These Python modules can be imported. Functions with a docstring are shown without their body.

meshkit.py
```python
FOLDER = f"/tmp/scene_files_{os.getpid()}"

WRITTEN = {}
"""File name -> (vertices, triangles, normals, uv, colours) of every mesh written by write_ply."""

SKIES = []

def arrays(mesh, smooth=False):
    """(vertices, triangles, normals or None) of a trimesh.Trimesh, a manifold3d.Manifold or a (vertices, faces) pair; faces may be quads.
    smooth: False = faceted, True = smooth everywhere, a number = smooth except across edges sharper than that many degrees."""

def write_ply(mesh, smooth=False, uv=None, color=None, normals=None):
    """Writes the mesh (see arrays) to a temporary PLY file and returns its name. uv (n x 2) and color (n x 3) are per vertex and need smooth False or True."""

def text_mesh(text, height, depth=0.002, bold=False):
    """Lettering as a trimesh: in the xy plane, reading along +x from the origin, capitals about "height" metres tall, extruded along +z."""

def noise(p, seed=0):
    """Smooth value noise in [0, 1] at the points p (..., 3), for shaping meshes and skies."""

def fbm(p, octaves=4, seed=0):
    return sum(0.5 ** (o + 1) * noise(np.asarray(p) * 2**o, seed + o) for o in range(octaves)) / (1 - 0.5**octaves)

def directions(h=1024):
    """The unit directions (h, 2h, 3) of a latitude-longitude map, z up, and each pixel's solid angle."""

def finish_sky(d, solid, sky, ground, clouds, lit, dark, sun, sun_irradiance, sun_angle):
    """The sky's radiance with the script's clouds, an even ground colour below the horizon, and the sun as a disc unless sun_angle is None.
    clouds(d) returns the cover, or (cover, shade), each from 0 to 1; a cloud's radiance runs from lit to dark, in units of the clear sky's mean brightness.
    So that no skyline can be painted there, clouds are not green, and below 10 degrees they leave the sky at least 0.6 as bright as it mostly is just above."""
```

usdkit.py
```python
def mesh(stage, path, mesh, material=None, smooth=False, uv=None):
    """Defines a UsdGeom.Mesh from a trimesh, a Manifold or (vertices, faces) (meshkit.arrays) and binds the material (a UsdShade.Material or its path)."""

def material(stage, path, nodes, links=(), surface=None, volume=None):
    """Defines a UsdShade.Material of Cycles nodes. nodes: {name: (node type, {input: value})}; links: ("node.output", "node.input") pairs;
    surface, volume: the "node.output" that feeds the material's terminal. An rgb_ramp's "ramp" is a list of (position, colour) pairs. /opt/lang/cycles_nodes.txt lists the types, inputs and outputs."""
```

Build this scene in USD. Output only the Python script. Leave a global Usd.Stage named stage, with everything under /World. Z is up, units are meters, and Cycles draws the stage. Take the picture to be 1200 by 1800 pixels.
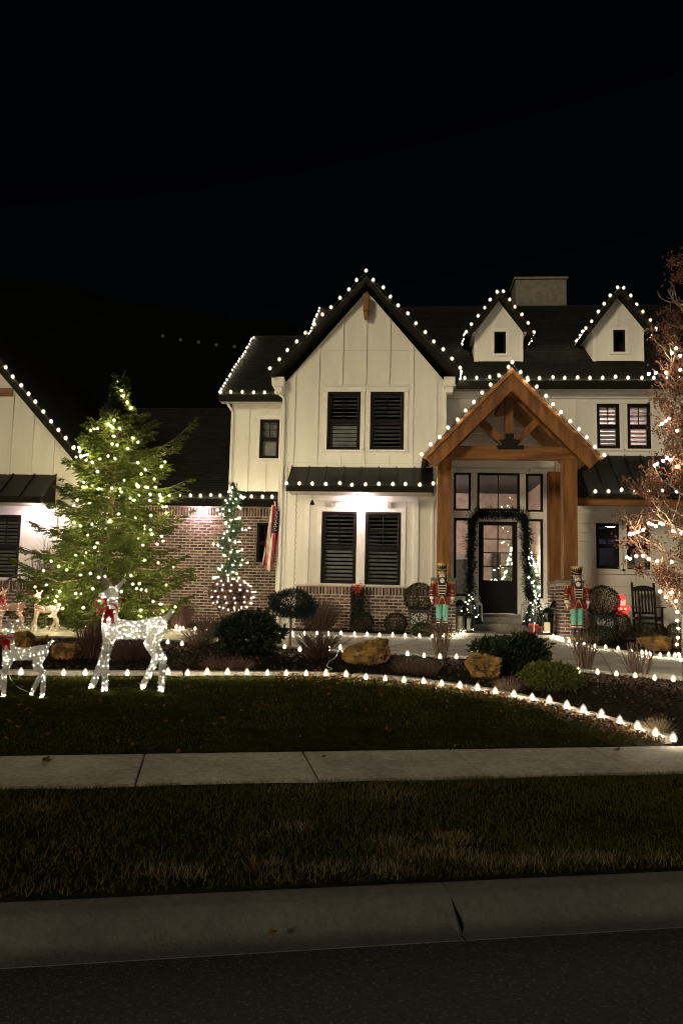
import math, numpy as np, trimesh, usdkit, meshkit
import manifold3d as m3
from shapely.geometry import Polygon, LineString, Point, box as sbox
from shapely import contains_xy
from pxr import Usd, UsdGeom, UsdLux, UsdShade, Gf, Sdf

stage = Usd.Stage.CreateInMemory()
UsdGeom.SetStageUpAxis(stage, 'Z')
UsdGeom.Xform.Define(stage, '/World')
UsdGeom.Scope.Define(stage, '/World/Looks')
stage.SetDefaultPrim(stage.GetPrimAtPath('/World'))

# ------------------------------------------------------------------ camera, sky, light, exposure
EYE = np.array([0, 0, 1.65])
YAW, PITCH, ROLL, FPX = math.radians(4.638), math.radians(6.0), math.radians(1.253), 1350.0
fwd = np.array([-math.sin(YAW) * math.cos(PITCH), math.cos(YAW) * math.cos(PITCH), math.sin(PITCH)])
r0 = np.array([math.cos(YAW), math.sin(YAW), 0]); u0 = np.cross(r0, fwd)
rgt = r0 * math.cos(ROLL) + u0 * math.sin(ROLL); upv = np.cross(rgt, fwd)
cam = UsdGeom.Camera.Define(stage, '/World/camera')
cam.AddTransformOp().Set(Gf.Matrix4d(*rgt, 0, *upv, 0, *(-fwd), 0, *EYE, 1))
cam.CreateHorizontalApertureAttr(36.0); cam.CreateVerticalApertureAttr(54.0)
cam.CreateFocalLengthAttr(36.0 * FPX / 1200); cam.CreateClippingRangeAttr(Gf.Vec2f(0.1, 3000))
cam.CreateExposureAttr(0.0)

SUN_EL, SUN_AZ = math.radians(17), math.radians(209)      # the weak light of the street behind the camera; azimuth of the direction towards it
to_sun = np.array([math.cos(SUN_EL) * math.sin(SUN_AZ), math.cos(SUN_EL) * math.cos(SUN_AZ), math.sin(SUN_EL)])
sky_m = usdkit.material(stage, '/World/Looks/night_sky', {'s': ('sky_texture', {'sky_type': 'single_scattering', 'sun_disc': False, 'sun_elevation': SUN_EL, 'sun_rotation': SUN_AZ}),
    'b': ('background_shader', {'strength': 0.0004})}, [('s.color', 'b.color')], surface='b.background')
dome = UsdLux.DomeLight.Define(stage, '/World/sky'); dome.CreateIntensityAttr(1.0)
UsdShade.MaterialBindingAPI.Apply(dome.GetPrim()).Bind(sky_m)
dome.GetPrim().SetCustomDataByKey('kind', 'structure')
sun = UsdLux.DistantLight.Define(stage, '/World/street_glow')
sun.CreateNormalizeAttr(True); sun.CreateIntensityAttr(0.295); sun.CreateAngleAttr(10.0); sun.CreateColorAttr(Gf.Vec3f(1.0, 0.84, 0.55))
zx = np.cross([0, 0, 1], to_sun); zx /= np.linalg.norm(zx); zy = np.cross(to_sun, zx)
sun.AddTransformOp().Set(Gf.Matrix4d(*zx, 0, *zy, 0, *to_sun, 0, 0, 0, 0, 1))

# ------------------------------------------------------------------ terrain and where a pixel's ray meets it
TH = math.radians(14.8)
US, NS = np.array([math.cos(TH), math.sin(TH)]), np.array([-math.sin(TH), math.cos(TH)])
S0, S1, S2, S3 = 3.705, 4.03, 5.96, 6.89                 # gutter edge, back of kerb, sidewalk
def xy(u, s): return US * u + NS * s
_sk, _zk = [-400, 3.7, 3.85, 4.03, 5.96, 6.89, 9.5, 11, 13, 17.5, 20, 40, 500], [0, 0, .10, .15, .20, .22, .40, .47, .57, .68, .72, .8, .8]
def ground_z(x, y): return np.interp(-math.sin(TH) * np.asarray(x) + math.cos(TH) * np.asarray(y), _sk, _zk)
def ray(px, py):
    d = fwd + (px - 600) / FPX * rgt - (py - 900) / FPX * upv
    return d / d[1]
def at(px, py, Y): return EYE + ray(px, py) * Y
def gnd(px, py, dz=0.0):
    d = ray(px, py); Y = np.linspace(2.0, 22, 4000)
    q = EYE + d[None] * Y[:, None]; below = q[:, 2] < ground_z(q[:, 0], q[:, 1]) + dz
    return q[np.argmax(below)] if below.any() else q[-1]

# ------------------------------------------------------------------ scene helpers
_used, _base = {}, {'/World': np.zeros(3)}
def path_for(name, parent):
    k = (parent, name); n = _used.get(k, 0); _used[k] = n + 1
    return f'{parent}/{name}' + (f'_{n:03d}' if n else '')
def keys(prim, **kw):
    for k, v in kw.items():
        if v: prim.SetCustomDataByKey(k, v)
def thing(name, label=None, cat=None, loc=(0, 0, 0), group=None, kind=None, rz=0, scale=1.0, parent='/World'):
    p = path_for(name, parent); x = UsdGeom.Xform.Define(stage, p)
    off = np.array(loc, float) - _base[parent]
    x.AddTranslateOp().Set(Gf.Vec3d(*map(float, off)))
    if rz: x.AddRotateZOp().Set(float(rz))
    if scale != 1: x.AddScaleOp().Set(Gf.Vec3f(scale, scale, scale))
    _base[p] = np.array(loc, float)
    keys(x.GetPrim(), label=label, category=cat, group=group, kind=kind)
    return p
def obj(name, mesh, m, parent='/World', smooth=False, label=None, cat=None, group=None, kind=None):
    p = path_for(name, parent)
    v, f = mesh.get() if isinstance(mesh, MB) else ((mesh.vertices, mesh.faces) if hasattr(mesh, 'faces') else mesh)
    me = usdkit.mesh(stage, p, (np.asarray(v) - _base[parent], f), '/World/Looks/' + m, smooth)
    _base[p] = _base[parent]
    keys(me.GetPrim(), label=label, category=cat, group=group, kind=kind)
    return p
def copy(src, loc, rz=0, scale=1.0, label=None, group=None, name=None):
    sp = stage.GetPrimAtPath(src)
    nm = name or ''.join(c for c in src.split('/')[-1]).rstrip('0123456789').rstrip('_')
    p = path_for(nm, '/World'); x = UsdGeom.Xform.Define(stage, p)
    x.GetPrim().GetReferences().AddInternalReference(src); x.ClearXformOpOrder()
    x.GetPrim().SetInstanceable(True)
    ops = [x.AddTranslateOp(opSuffix='at')]; ops[0].Set(Gf.Vec3d(*map(float, loc)))
    r = x.AddRotateZOp(opSuffix='turn'); r.Set(float(rz)); s = x.AddScaleOp(opSuffix='size'); s.Set(Gf.Vec3f(*map(float, np.broadcast_to(scale, 3))))
    x.SetXformOpOrder([ops[0], r, s])
    keys(x.GetPrim(), label=label, group=group)
    return p
class MB:
    def __init__(s): s.v, s.f, s.n = [], [], 0
    def add(s, v, f):
        v = np.asarray(v, float).reshape(-1, 3); f = np.asarray(f, int)
        if f.shape[1] == 4: f = np.vstack([f[:, [0, 1, 2]], f[:, [0, 2, 3]]])
        s.v.append(v); s.f.append(f + s.n); s.n += len(v); return s
    def mesh(s, m): return s.add(m.vertices, m.faces)
    def get(s): return np.vstack(s.v), np.vstack(s.f)
    def box(s, x0, x1, y0, y1, z0, z1):
        x0, x1 = sorted((x0, x1)); y0, y1 = sorted((y0, y1)); z0, z1 = sorted((z0, z1))
        v = [(x, y, z) for z in (z0, z1) for x, y in ((x0, y0), (x1, y0), (x1, y1), (x0, y1))]
        return s.add(v, [(0, 3, 2, 1), (4, 5, 6, 7), (0, 1, 5, 4), (1, 2, 6, 5), (2, 3, 7, 6), (3, 0, 4, 7)])
    def bar(s, p, q, w, h, up=(0, 0, 1)):
        p, q = np.array(p, float), np.array(q, float); d = q - p; d /= np.linalg.norm(d)
        a = np.cross(d, up)
        if np.linalg.norm(a) < 1e-4: a = np.cross(d, (1, 0, 0))
        a /= np.linalg.norm(a); b = np.cross(a, d)
        o = [(-1, -1), (1, -1), (1, 1), (-1, 1)]
        v = [e + a * i * w / 2 + b * j * h / 2 for e in (p, q) for i, j in o]
        return s.add(v, [(0, 3, 2, 1), (4, 5, 6, 7), (0, 1, 5, 4), (1, 2, 6, 5), (2, 3, 7, 6), (3, 0, 4, 7)])
    def tube(s, pts, r, n=5, closed=False):
        pts = np.asarray(pts, float); k = len(pts); r = np.broadcast_to(np.asarray(r, float), (k,))
        t = np.gradient(pts, axis=0); t /= np.maximum(np.linalg.norm(t, axis=1, keepdims=True), 1e-9)
        ref = np.array([0, 0, 1.0]) if abs(t[:, 2]).mean() < .8 else np.array([1.0, 0, 0])
        a = np.cross(t, ref); a /= np.maximum(np.linalg.norm(a, axis=1, keepdims=True), 1e-9); b = np.cross(t, a)
        an = np.arange(n) / n * 2 * math.pi
        v = (pts[:, None] + r[:, None, None] * (np.cos(an)[None, :, None] * a[:, None] + np.sin(an)[None, :, None] * b[:, None])).reshape(-1, 3)
        i, j = np.meshgrid(np.arange(k - 1), np.arange(n), indexing='ij'); j2 = (j + 1) % n
        f = np.stack([i * n + j, (i + 1) * n + j, (i + 1) * n + j2, i * n + j2], -1).reshape(-1, 4)
        s.add(v, f)
        if n > 3 and not closed:
            s.add(np.vstack([v[:n], v[-n:]]), [(0, q, q + 1) for q in range(1, n - 1)] + [(n, n + q + 1, n + q) for q in range(1, n - 1)])
        return s
    def lathe(s, prof, c=(0, 0, 0), n=12, sx=1, sy=1):
        prof = np.asarray(prof, float); an = np.arange(n) / n * 2 * math.pi
        v = np.stack([np.outer(prof[:, 0], np.cos(an)) * sx, np.outer(prof[:, 0], np.sin(an)) * sy, np.repeat(prof[:, 1][:, None], n, 1)], -1).reshape(-1, 3) + np.array(c)
        k = len(prof); i, j = np.meshgrid(np.arange(k - 1), np.arange(n), indexing='ij'); j2 = (j + 1) % n
        return s.add(v, np.stack([i * n + j, i * n + j2, (i + 1) * n + j2, (i + 1) * n + j], -1).reshape(-1, 4))
    def ball(s, c, r, sub=1, sc=(1, 1, 1)):
        m = trimesh.creation.icosphere(sub, r); return s.add(m.vertices * np.array(sc) + np.array(c), m.faces)
    def prism(s, poly, y0, y1):                       # polygon in (x, z), extruded in y
        P = poly if isinstance(poly, Polygon) else Polygon(poly)
        m = trimesh.creation.extrude_polygon(P, abs(y1 - y0), engine='earcut'); v = m.vertices
        return s.add(np.stack([v[:, 0], max(y0, y1) - v[:, 2], v[:, 1]], 1), m.faces)
    def prism_x(s, poly, x0, x1):                     # polygon in (y, z), extruded in x
        m = trimesh.creation.extrude_polygon(Polygon(poly), abs(x1 - x0), engine='earcut'); v = m.vertices
        return s.add(np.stack([min(x0, x1) + v[:, 2], v[:, 0], v[:, 1]], 1), m.faces)
def cards(P, D, L, W, rng, fold=0.25):
    """leaf-shaped folded quads at P along D"""
    P, D = np.asarray(P, float), np.asarray(D, float); n = len(P)
    D = D / np.maximum(np.linalg.norm(D, axis=1, keepdims=True), 1e-9)
    a = np.cross(D, rng.normal(size=(n, 3))); a /= np.maximum(np.linalg.norm(a, axis=1, keepdims=True), 1e-9); b = np.cross(a, D)
    L = np.broadcast_to(L, (n,))[:, None]; W = np.broadcast_to(W, (n,))[:, None]
    v = np.stack([P, P + D * L * .45 + a * W / 2 + b * W * fold, P + D * L, P + D * L * .45 - a * W / 2 + b * W * fold], 1).reshape(-1, 3)
    i = np.arange(n)[:, None] * 4
    return v, np.vstack([i + [0, 1, 2], i + [0, 2, 3]])
def blades(P, D, L, W, rng):
    P, D = np.asarray(P, float), np.asarray(D, float); n = len(P)
    a = np.cross(D, rng.normal(size=(n, 3))); a /= np.maximum(np.linalg.norm(a, axis=1, keepdims=True), 1e-9)
    L = np.broadcast_to(L, (n,))[:, None]; W = np.broadcast_to(W, (n,))[:, None]
    v = np.stack([P - a * W / 2, P + a * W / 2, P + D * L], 1).reshape(-1, 3)
    return v, np.arange(n * 3).reshape(-1, 3)
def unit(v): v = np.asarray(v, float); return v / np.maximum(np.linalg.norm(v, axis=-1, keepdims=True), 1e-9)

# ------------------------------------------------------------------ materials
def mat(name, c, rough=.6, c2=None, scale=6.0, bump=0.0, bscale=None, stretch=(1, 1, 1), metallic=0.0, detail=4, spec=.5, lo=.35, hi=.65, translucent=0.0, island=False, stain=0.0):
    c = np.array(c, float); c2 = c * .7 if c2 is None else np.array(c2, float)
    n = {'g': ('geometry', {}), 'mp': ('mapping', {'scale': stretch}), 'n': ('noise_texture', {'scale': scale, 'detail': detail}),
         'r': ('rgb_ramp', {'ramp': [(lo, c2), (hi, c)]}), 'p': ('principled_bsdf', {'roughness': rough, 'metallic': metallic, 'specular_ior_level': spec})}
    l = [('g.position', 'mp.vector'), ('mp.vector', 'n.vector')]
    if island: l.append(('g.random_per_island', 'r.fac'))
    else: l.append(('n.fac', 'r.fac'))
    if stain:
        n['n3'] = ('noise_texture', {'scale': 23.0, 'detail': 7, 'roughness': .7}); n['r3'] = ('rgb_ramp', {'ramp': [(.36, (1 - stain,) * 3), (.60, (1, 1, 1))]}); n['m3'] = ('mix_color', {'blend_type': 'multiply', 'fac': 1.0})
        l += [('mp.vector', 'n3.vector'), ('n3.fac', 'r3.fac'), ('r.color', 'm3.a'), ('r3.color', 'm3.b'), ('m3.result', 'p.base_color')]
    else: l.append(('r.color', 'p.base_color'))
    if bump:
        n['n2'] = ('noise_texture', {'scale': bscale or scale * 4, 'detail': 5}); n['b'] = ('bump', {'strength': bump, 'distance': .02})
        l += [('mp.vector', 'n2.vector'), ('n2.fac', 'b.height'), ('b.normal', 'p.normal')]
    out = 'p.BSDF'
    if translucent:
        n['t'] = ('translucent_bsdf', {}); n['x'] = ('mix_closure', {'fac': translucent})
        l += [('r.color', 't.color'), ('p.BSDF', 'x.closure1'), ('t.BSDF', 'x.closure2')]; out = 'x.closure'
    usdkit.material(stage, '/World/Looks/' + name, n, l, surface=out)
def glow(name, c, strength):
    usdkit.material(stage, '/World/Looks/' + name, {'e': ('emission', {'color': c, 'strength': strength})}, [], surface='e.emission')
mat('white_paint', (.75, .73, .68), .55, (.68, .655, .60), 1.6, .05, 40, (1, 1, .14), stain=.045)
mat('trim_paint', (.78, .76, .72), .5, (.73, .71, .66), 3)
mat('soffit_paint', (.55, .52, .46), .6)
mat('chimney_paint', (.20, .185, .165), .8)
mat('black_frame', (.012, .010, .011), .7, spec=.15)
mat('fascia_paint', (.014, .012, .010), .8, spec=.1)
mat('metal_roof', (.018, .019, .017), .38, (.013, .013, .012), 3, metallic=.6)
mat('wood', (.28, .112, .025), .65, (.13, .045, .009), 9, .4, 30, (1, 1, .12))
mat('wood_across', (.28, .112, .025), .65, (.13, .045, .009), 9, .4, 30, (.12, 1, 1))
mat('brick', (.20, .105, .082), .85, (.085, .046, .04), 5, .3, 90)
mat('brick_dark', (.10, .052, .042), .85, (.05, .028, .024), 6, .3, 90)
mat('brick_pale', (.25, .145, .115), .85, (.14, .08, .065), 8, .3, 90)
mat('mortar', (.58, .53, .48), .9, (.40, .36, .32), 10, .3, 80)
mat('concrete', (.35, .33, .29), .85, (.22, .205, .18), 2.2, .2, 60, detail=9, stain=.45)
mat('kerb_concrete', (.115, .114, .112), .9, (.088, .087, .086), 2.5, .2, 60, detail=9, stain=.22)
mat('asphalt', (.16, .155, .145), .9, (.030, .029, .027), 55, .7, 120, lo=.56, hi=.74, stain=.5)
mat('mulch_soil', (.035, .022, .015), 1.0, (.012, .008, .006), 14, .8, 60, spec=.05)
mat('bark_chip', (.042, .025, .016), .9, (.02, .013, .009), spec=.15, island=True, lo=0, hi=1)
mat('lawn_soil', (.024, .028, .007), 1.0, (.014, .014, .005), 8, .4, spec=0)
mat('dead_leaf', (.26, .15, .07), .7, (.09, .045, .02), spec=.15, island=True, lo=0, hi=1)
mat('boulder', (.36, .20, .065), .9, (.08, .05, .025), 6.5, 1.0, 22, detail=9, spec=.2)
mat('cedar_needle', (.148, .145, .023), .75, (.045, .062, .012), spec=.15, island=True, lo=0, hi=1, translucent=.35)
mat('spruce_needle', (.05, .085, .035), .6, (.02, .04, .018), spec=.15, island=True, lo=0, hi=1, translucent=.2)
mat('blue_spruce', (.035, .06, .055), .6, (.012, .024, .022), spec=.15, island=True, lo=0, hi=1, translucent=.1)
mat('boxwood_leaf', (.075, .075, .03), .55, (.03, .032, .012), spec=.15, island=True, lo=0, hi=1, translucent=.2)
mat('dark_leaf', (.10, .125, .05), .4, (.022, .034, .016), spec=.15, island=True, lo=0, hi=1, translucent=.15)
mat('yellow_leaf', (.20, .19, .05), .5, (.09, .10, .025), spec=.15, island=True, lo=0, hi=1, translucent=.25)
mat('red_twig', (.14, .055, .038), .7, (.06, .025, .018), island=True, lo=0, hi=1)
mat('brown_twig', (.16, .10, .065), .7, (.07, .04, .026), island=True, lo=0, hi=1)
mat('tan_blade', (.24, .18, .10), .7, (.13, .095, .05), island=True, lo=0, hi=1)
mat('autumn_leaf', (.36, .18, .11), .6, (.14, .065, .042), spec=.15, island=True, lo=0, hi=1, translucent=.3)
mat('bark', (.12, .085, .06), .9, (.05, .035, .025), 12, .5, 40, (1, 1, .2))
mat('pale_bark', (.26, .18, .12), .9, (.14, .095, .065), 12, .4, 40)
mat('dark_metal', (.03, .028, .026), .4, metallic=.7)
mat('black_paint', (.015, .014, .014), .35)
mat('red_paint', (.20, .012, .012), .6, (.12, .008, .008), 9)
mat('red_ribbon', (.55, .012, .018), .45, (.42, .008, .012), 10)
mat('mint_paint', (.14, .42, .34), .5, (.10, .34, .28), 8)
mat('gold_paint', (.62, .42, .16), .35, metallic=.5)
mat('white_enamel', (.80, .77, .72), .45, (.74, .70, .64), 8)
mat('skin_paint', (.72, .52, .42), .5)
mat('silver_paint', (.62, .62, .63), .35, metallic=.4)
mat('flag_red', (.45, .02, .03), .8); mat('flag_white', (.78, .75, .70), .8); mat('flag_blue', (.012, .02, .07), .8)
mat('tinsel', (.88, .87, .84), .3, (.70, .69, .66), island=True, lo=0, hi=1, translucent=.45)
mat('tinsel_rose', (.72, .26, .22), .4, (.5, .15, .12), island=True, lo=0, hi=1, translucent=.4)
mat('white_wire', (.6, .6, .58), .5)
mat('antler_wire', (.16, .15, .14), .6)
mat('green_wire', (.02, .03, .02), .6)
mat('candle_wax', (.85, .78, .60), .6, translucent=.3)
mat('slat', (.52, .50, .48), .5)
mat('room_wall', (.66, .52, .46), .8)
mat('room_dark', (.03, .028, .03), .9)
mat('cabinet', (.05, .045, .045), .6)
mat('curtain', (.62, .60, .66), .9)
mat('hill_soil', (.006, .008, .006), 1.0, spec=0)
mat('rocker_paint', (.02, .013, .011), .45)
WARM = (1.0, .84, .58)
glow('bulb_glow', WARM, 120.0)
glow('stake_glow', (1.0, .85, .58), 140.0)
glow('tree_bulb_glow', (1.0, .82, .42), 640.0)
glow('deer_bulb_glow', (1.0, .89, .70), 27.0)
glow('soffit_glow', (1.0, .74, .79), 800.0)
glow('lamp_glow', (1.0, .78, .68), 80.0)
glow('bedroom_lamp_glow', (1.0, .86, .85), 260.0)
glow('cool_lamp_glow', (.80, .76, 1.0), 30.0)
usdkit.material(stage, '/World/Looks/halo_glow', {'t': ('transparent_bsdf', {'color': (.93, .93, .93)}), 'e': ('emission', {'color': (1.0, .80, .48), 'strength': .24}), 'x': ('add_closure', {})},
    [('t.BSDF', 'x.closure1'), ('e.emission', 'x.closure2')], surface='x.closure')  # see-through shell with faint emission of its own, imitating glare round each bulb
glow('red_glow', (1.0, .06, .045), 1.6)
glow('rose_glow', (1.0, .36, .26), 1.5)
glow('rose_bulb_glow', (1.0, .36, .24), 17.0)
glow('candle_glow', (1.0, .70, .32), 1.2)
glow('far_lamp_glow', (.6, .65, .75), .045)
usdkit.material(stage, '/World/Looks/glass', {'f': ('fresnel', {'IOR': 1.45}), 't': ('transparent_bsdf', {'color': (.86, .88, .88)}), 'g': ('glossy_bsdf', {'color': (1, 1, 1), 'roughness': .01}),
    'x': ('mix_closure', {})}, [('f.fac', 'x.fac'), ('t.BSDF', 'x.closure1'), ('g.BSDF', 'x.closure2')], surface='x.closure')
# shingles: courses follow the height on the roof
usdkit.material(stage, '/World/Looks/shingle', {'g': ('geometry', {}), 's': ('separate_xyz', {}), 'a': ('math', {'math_type': 'add'}), 'c': ('combine_xyz', {}),
    'k': ('brick_texture', {'scale': 1.0, 'brick_width': .32, 'row_height': .085, 'mortar_size': .008, 'color1': (.020, .020, .017), 'color2': (.012, .012, .010), 'mortar': (.004, .004, .004)}),
    'b': ('bump', {'strength': .8, 'distance': .02}), 'p': ('principled_bsdf', {'roughness': .95, 'specular_ior_level': .1})},
    [('g.position', 's.vector'), ('s.x', 'a.value1'), ('s.y', 'a.value2'), ('a.value', 'c.x'), ('s.z', 'c.y'), ('c.vector', 'k.vector'), ('k.color', 'p.base_color'), ('k.fac', 'b.height'), ('b.normal', 'p.normal')], surface='p.BSDF')
# grass: green with straw-coloured patches that belong to the turf
def grass_mat(name, dead):
    usdkit.material(stage, '/World/Looks/' + name, {'g': ('geometry', {}), 'n': ('noise_texture', {'scale': 1.7, 'detail': 3}), 'r': ('rgb_ramp', {'ramp': [(dead - .10, (.098, .102, .018)), (dead, (.115, .098, .026)), (dead + .10, (.23, .17, .085))]}),
        'v': ('rgb_ramp', {'ramp': [(0, (.5, .5, .5)), (1, (1.3, 1.25, 1.2))]}), 'm': ('mix_color', {'blend_type': 'multiply', 'fac': 1.0, 'use_clamp': False}),
        'p': ('principled_bsdf', {'roughness': .9, 'specular_ior_level': .05})},
        [('g.position', 'n.vector'), ('n.fac', 'r.fac'), ('g.random_per_island', 'v.fac'), ('r.color', 'm.a'), ('v.color', 'm.b'), ('m.result', 'p.base_color')], surface='p.BSDF')
grass_mat('grass_blade', .56); grass_mat('lawn_blade', .66)

# ------------------------------------------------------------------ ground, street, kerb, pavement
R = np.random.default_rng(7)
def strip(us, ss, zf=None, dz=0.0, jit=0.0, keep=None):
    U, S = np.meshgrid(us, ss, indexing='ij'); X = U * US[0] + S * NS[0]; Yv = U * US[1] + S * NS[1]
    Z = (ground_z(X, Yv) if zf is None else zf(X, Yv)) + dz
    if jit: Z = Z + jit * (meshkit.fbm(np.stack([X * 1.5, Yv * 1.5, 0 * X], -1), 3, 5) - .5)
    a, b = len(us), len(ss); i, j = np.meshgrid(np.arange(a - 1), np.arange(b - 1), indexing='ij')
    if keep is not None:
        k = keep((X[:-1, :-1] + X[1:, 1:]) / 2, (Yv[:-1, :-1] + Yv[1:, 1:]) / 2); i, j = i[k], j[k]
    i, j = i.ravel(), j.ravel()
    V, F = np.stack([X, Yv, Z], -1).reshape(-1, 3), np.stack([i * b + j, (i + 1) * b + j, (i + 1) * b + j + 1, i * b + j + 1], -1)
    used, F = np.unique(F, return_inverse=True)
    return V[used], F.reshape(-1, 4)
far_u = np.r_[-400, -120, np.arange(-40, 40.1, 1.0), 120, 400]
obj('ground', strip(far_u, np.r_[4.03, np.arange(4.5, 30, .5), 40, 60, 90]), 'mulch_soil', kind='structure')
obj('street', strip(far_u, [-8.0, -2, 0, 2, S0], zf=lambda X, Y: 0 * X), 'asphalt', kind='structure')
obj('opposite_verge', strip(far_u, [-400, -100, -8.0], zf=lambda X, Y: 0 * X + .02), 'lawn_soil', kind='structure')
hx = np.linspace(-420, 420, 85)
hs = np.r_[90, 140, 200, 260, 330, 400, 480]
def hill_z(X, Y):
    s = -math.sin(TH) * X + math.cos(TH) * Y
    return .8 + np.clip((s - 90) / 300, 0, 1) ** 1.1 * (135 + 40 * meshkit.fbm(np.stack([X / 90, Y / 90, 0 * X], -1), 3, 2))
obj('hills', strip(hx, hs, zf=hill_z), 'hill_soil', kind='structure', smooth=True)
# rolled kerb with gutter, cast in lengths
prof = [(S0, -.06), (S0, .004), (3.78, .0), (3.835, .008), (3.865, .035), (3.885, .085), (3.91, .128), (3.95, .148), (S1, .155), (S1, -.06)]
kerb = thing('kerb', loc=(0, 0, 0), kind='structure')
ju = gnd(800, 1600)[:2] @ US
for k in range(-4, 5):
    u_a, u_b = ju + k * 3.05 + .006, ju + (k + 1) * 3.05 - .006
    ua = np.linspace(u_a, u_b, 9); n = len(prof); V = []
    for q, u in enumerate(ua):
        for s, z in prof:
            w = .0; V.append([*(US * (u + (.012 * math.sin(s * 9 + k) if q in (0, 8) and k in (-1, 0) else 0)) + NS * s), z])
    F = [(q * n + i, (q + 1) * n + i, (q + 1) * n + i + 1, q * n + i + 1) for q in range(8) for i in range(n - 1)]
    mb = MB().add(V, F); mb.add(np.array(V)[:n], [(0, i, i + 1) for i in range(1, n - 1)]); mb.add(np.array(V)[-n:], [(0, i + 1, i) for i in range(1, n - 1)])
    obj('kerb_section', mb, 'kerb_concrete', kerb, smooth=35)
def slab(poly, top, depth, bev=.008):
    """a slab on the terrain with a chamfered edge"""
    P = poly.buffer(-.004, join_style=2); Q = P.buffer(-bev, join_style=2); mb = MB()
    for A, z0, z1 in ((P, -depth, top - bev), (Q, top - bev, top)):
        m = trimesh.creation.extrude_polygon(A, z1 - z0, engine='earcut'); v = m.vertices.copy(); v[:, 2] += z0 + ground_z(v[:, 0], v[:, 1]); mb.add(v, m.faces)
    return mb
walk = thing('sidewalk', loc=(0, 0, 0), kind='structure')
j0 = gnd(246, 1360)[:2] @ US; j1 = gnd(543, 1348)[:2] @ US; pitch = j1 - j0
for k in range(-5, 8):
    a, b = j0 + k * pitch, j0 + (k + 1) * pitch
    obj('paving_slab', slab(Polygon([xy(a, S2), xy(b, S2), xy(b, S3), xy(a, S3)]), .032, .05), 'concrete', walk)
# concrete edging round the lawn, and the lawn inside it
epx = [(-160, 1188), (0, 1188), (150, 1189), (300, 1190), (450, 1190), (560, 1191), (640, 1195), (720, 1201), (800, 1212), (870, 1223), (940, 1238), (1010, 1257), (1070, 1274), (1130, 1292), (1180, 1308)]
edge = np.array([gnd(*p)[:2] for p in epx]); edge_s = np.r_[0, np.cumsum(np.linalg.norm(np.diff(edge, axis=0), axis=1))]
from scipy.interpolate import PchipInterpolator
ecur = PchipInterpolator(edge_s, edge); es = np.linspace(0, edge_s[-1], 120); ep = ecur(es)
lawn_poly = Polygon([*ep, xy(3.6, S3 + .02), xy(-9.5, S3 + .02), xy(-9.5, 9.2)]).buffer(0)
edging = thing('lawn_edging', kind='structure')
nsec = 9
for k in range(nsec):
    c = ecur(np.linspace(edge_s[-1] * k / nsec + .006, edge_s[-1] * (k + 1) / nsec - .006, 12))
    P = LineString(c).buffer(.075, cap_style=2, join_style=1)
    obj('edging_section', slab(P, .075, .05, .015), 'concrete', edging)
inside = lambda X, Y: contains_xy(lawn_poly.buffer(.03), X, Y)
obj('lawn', strip(np.arange(-10, 4, .12), np.arange(S3 + .01, 13, .12), dz=.02, jit=.05, keep=inside), 'lawn_soil', kind='structure', smooth=True)
obj('parkway_soil', strip(np.arange(-8, 9, .12), np.linspace(S1 + .005, S2 - .005, 18), dz=.012, jit=.04), 'lawn_soil', kind='structure', smooth=True)
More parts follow.
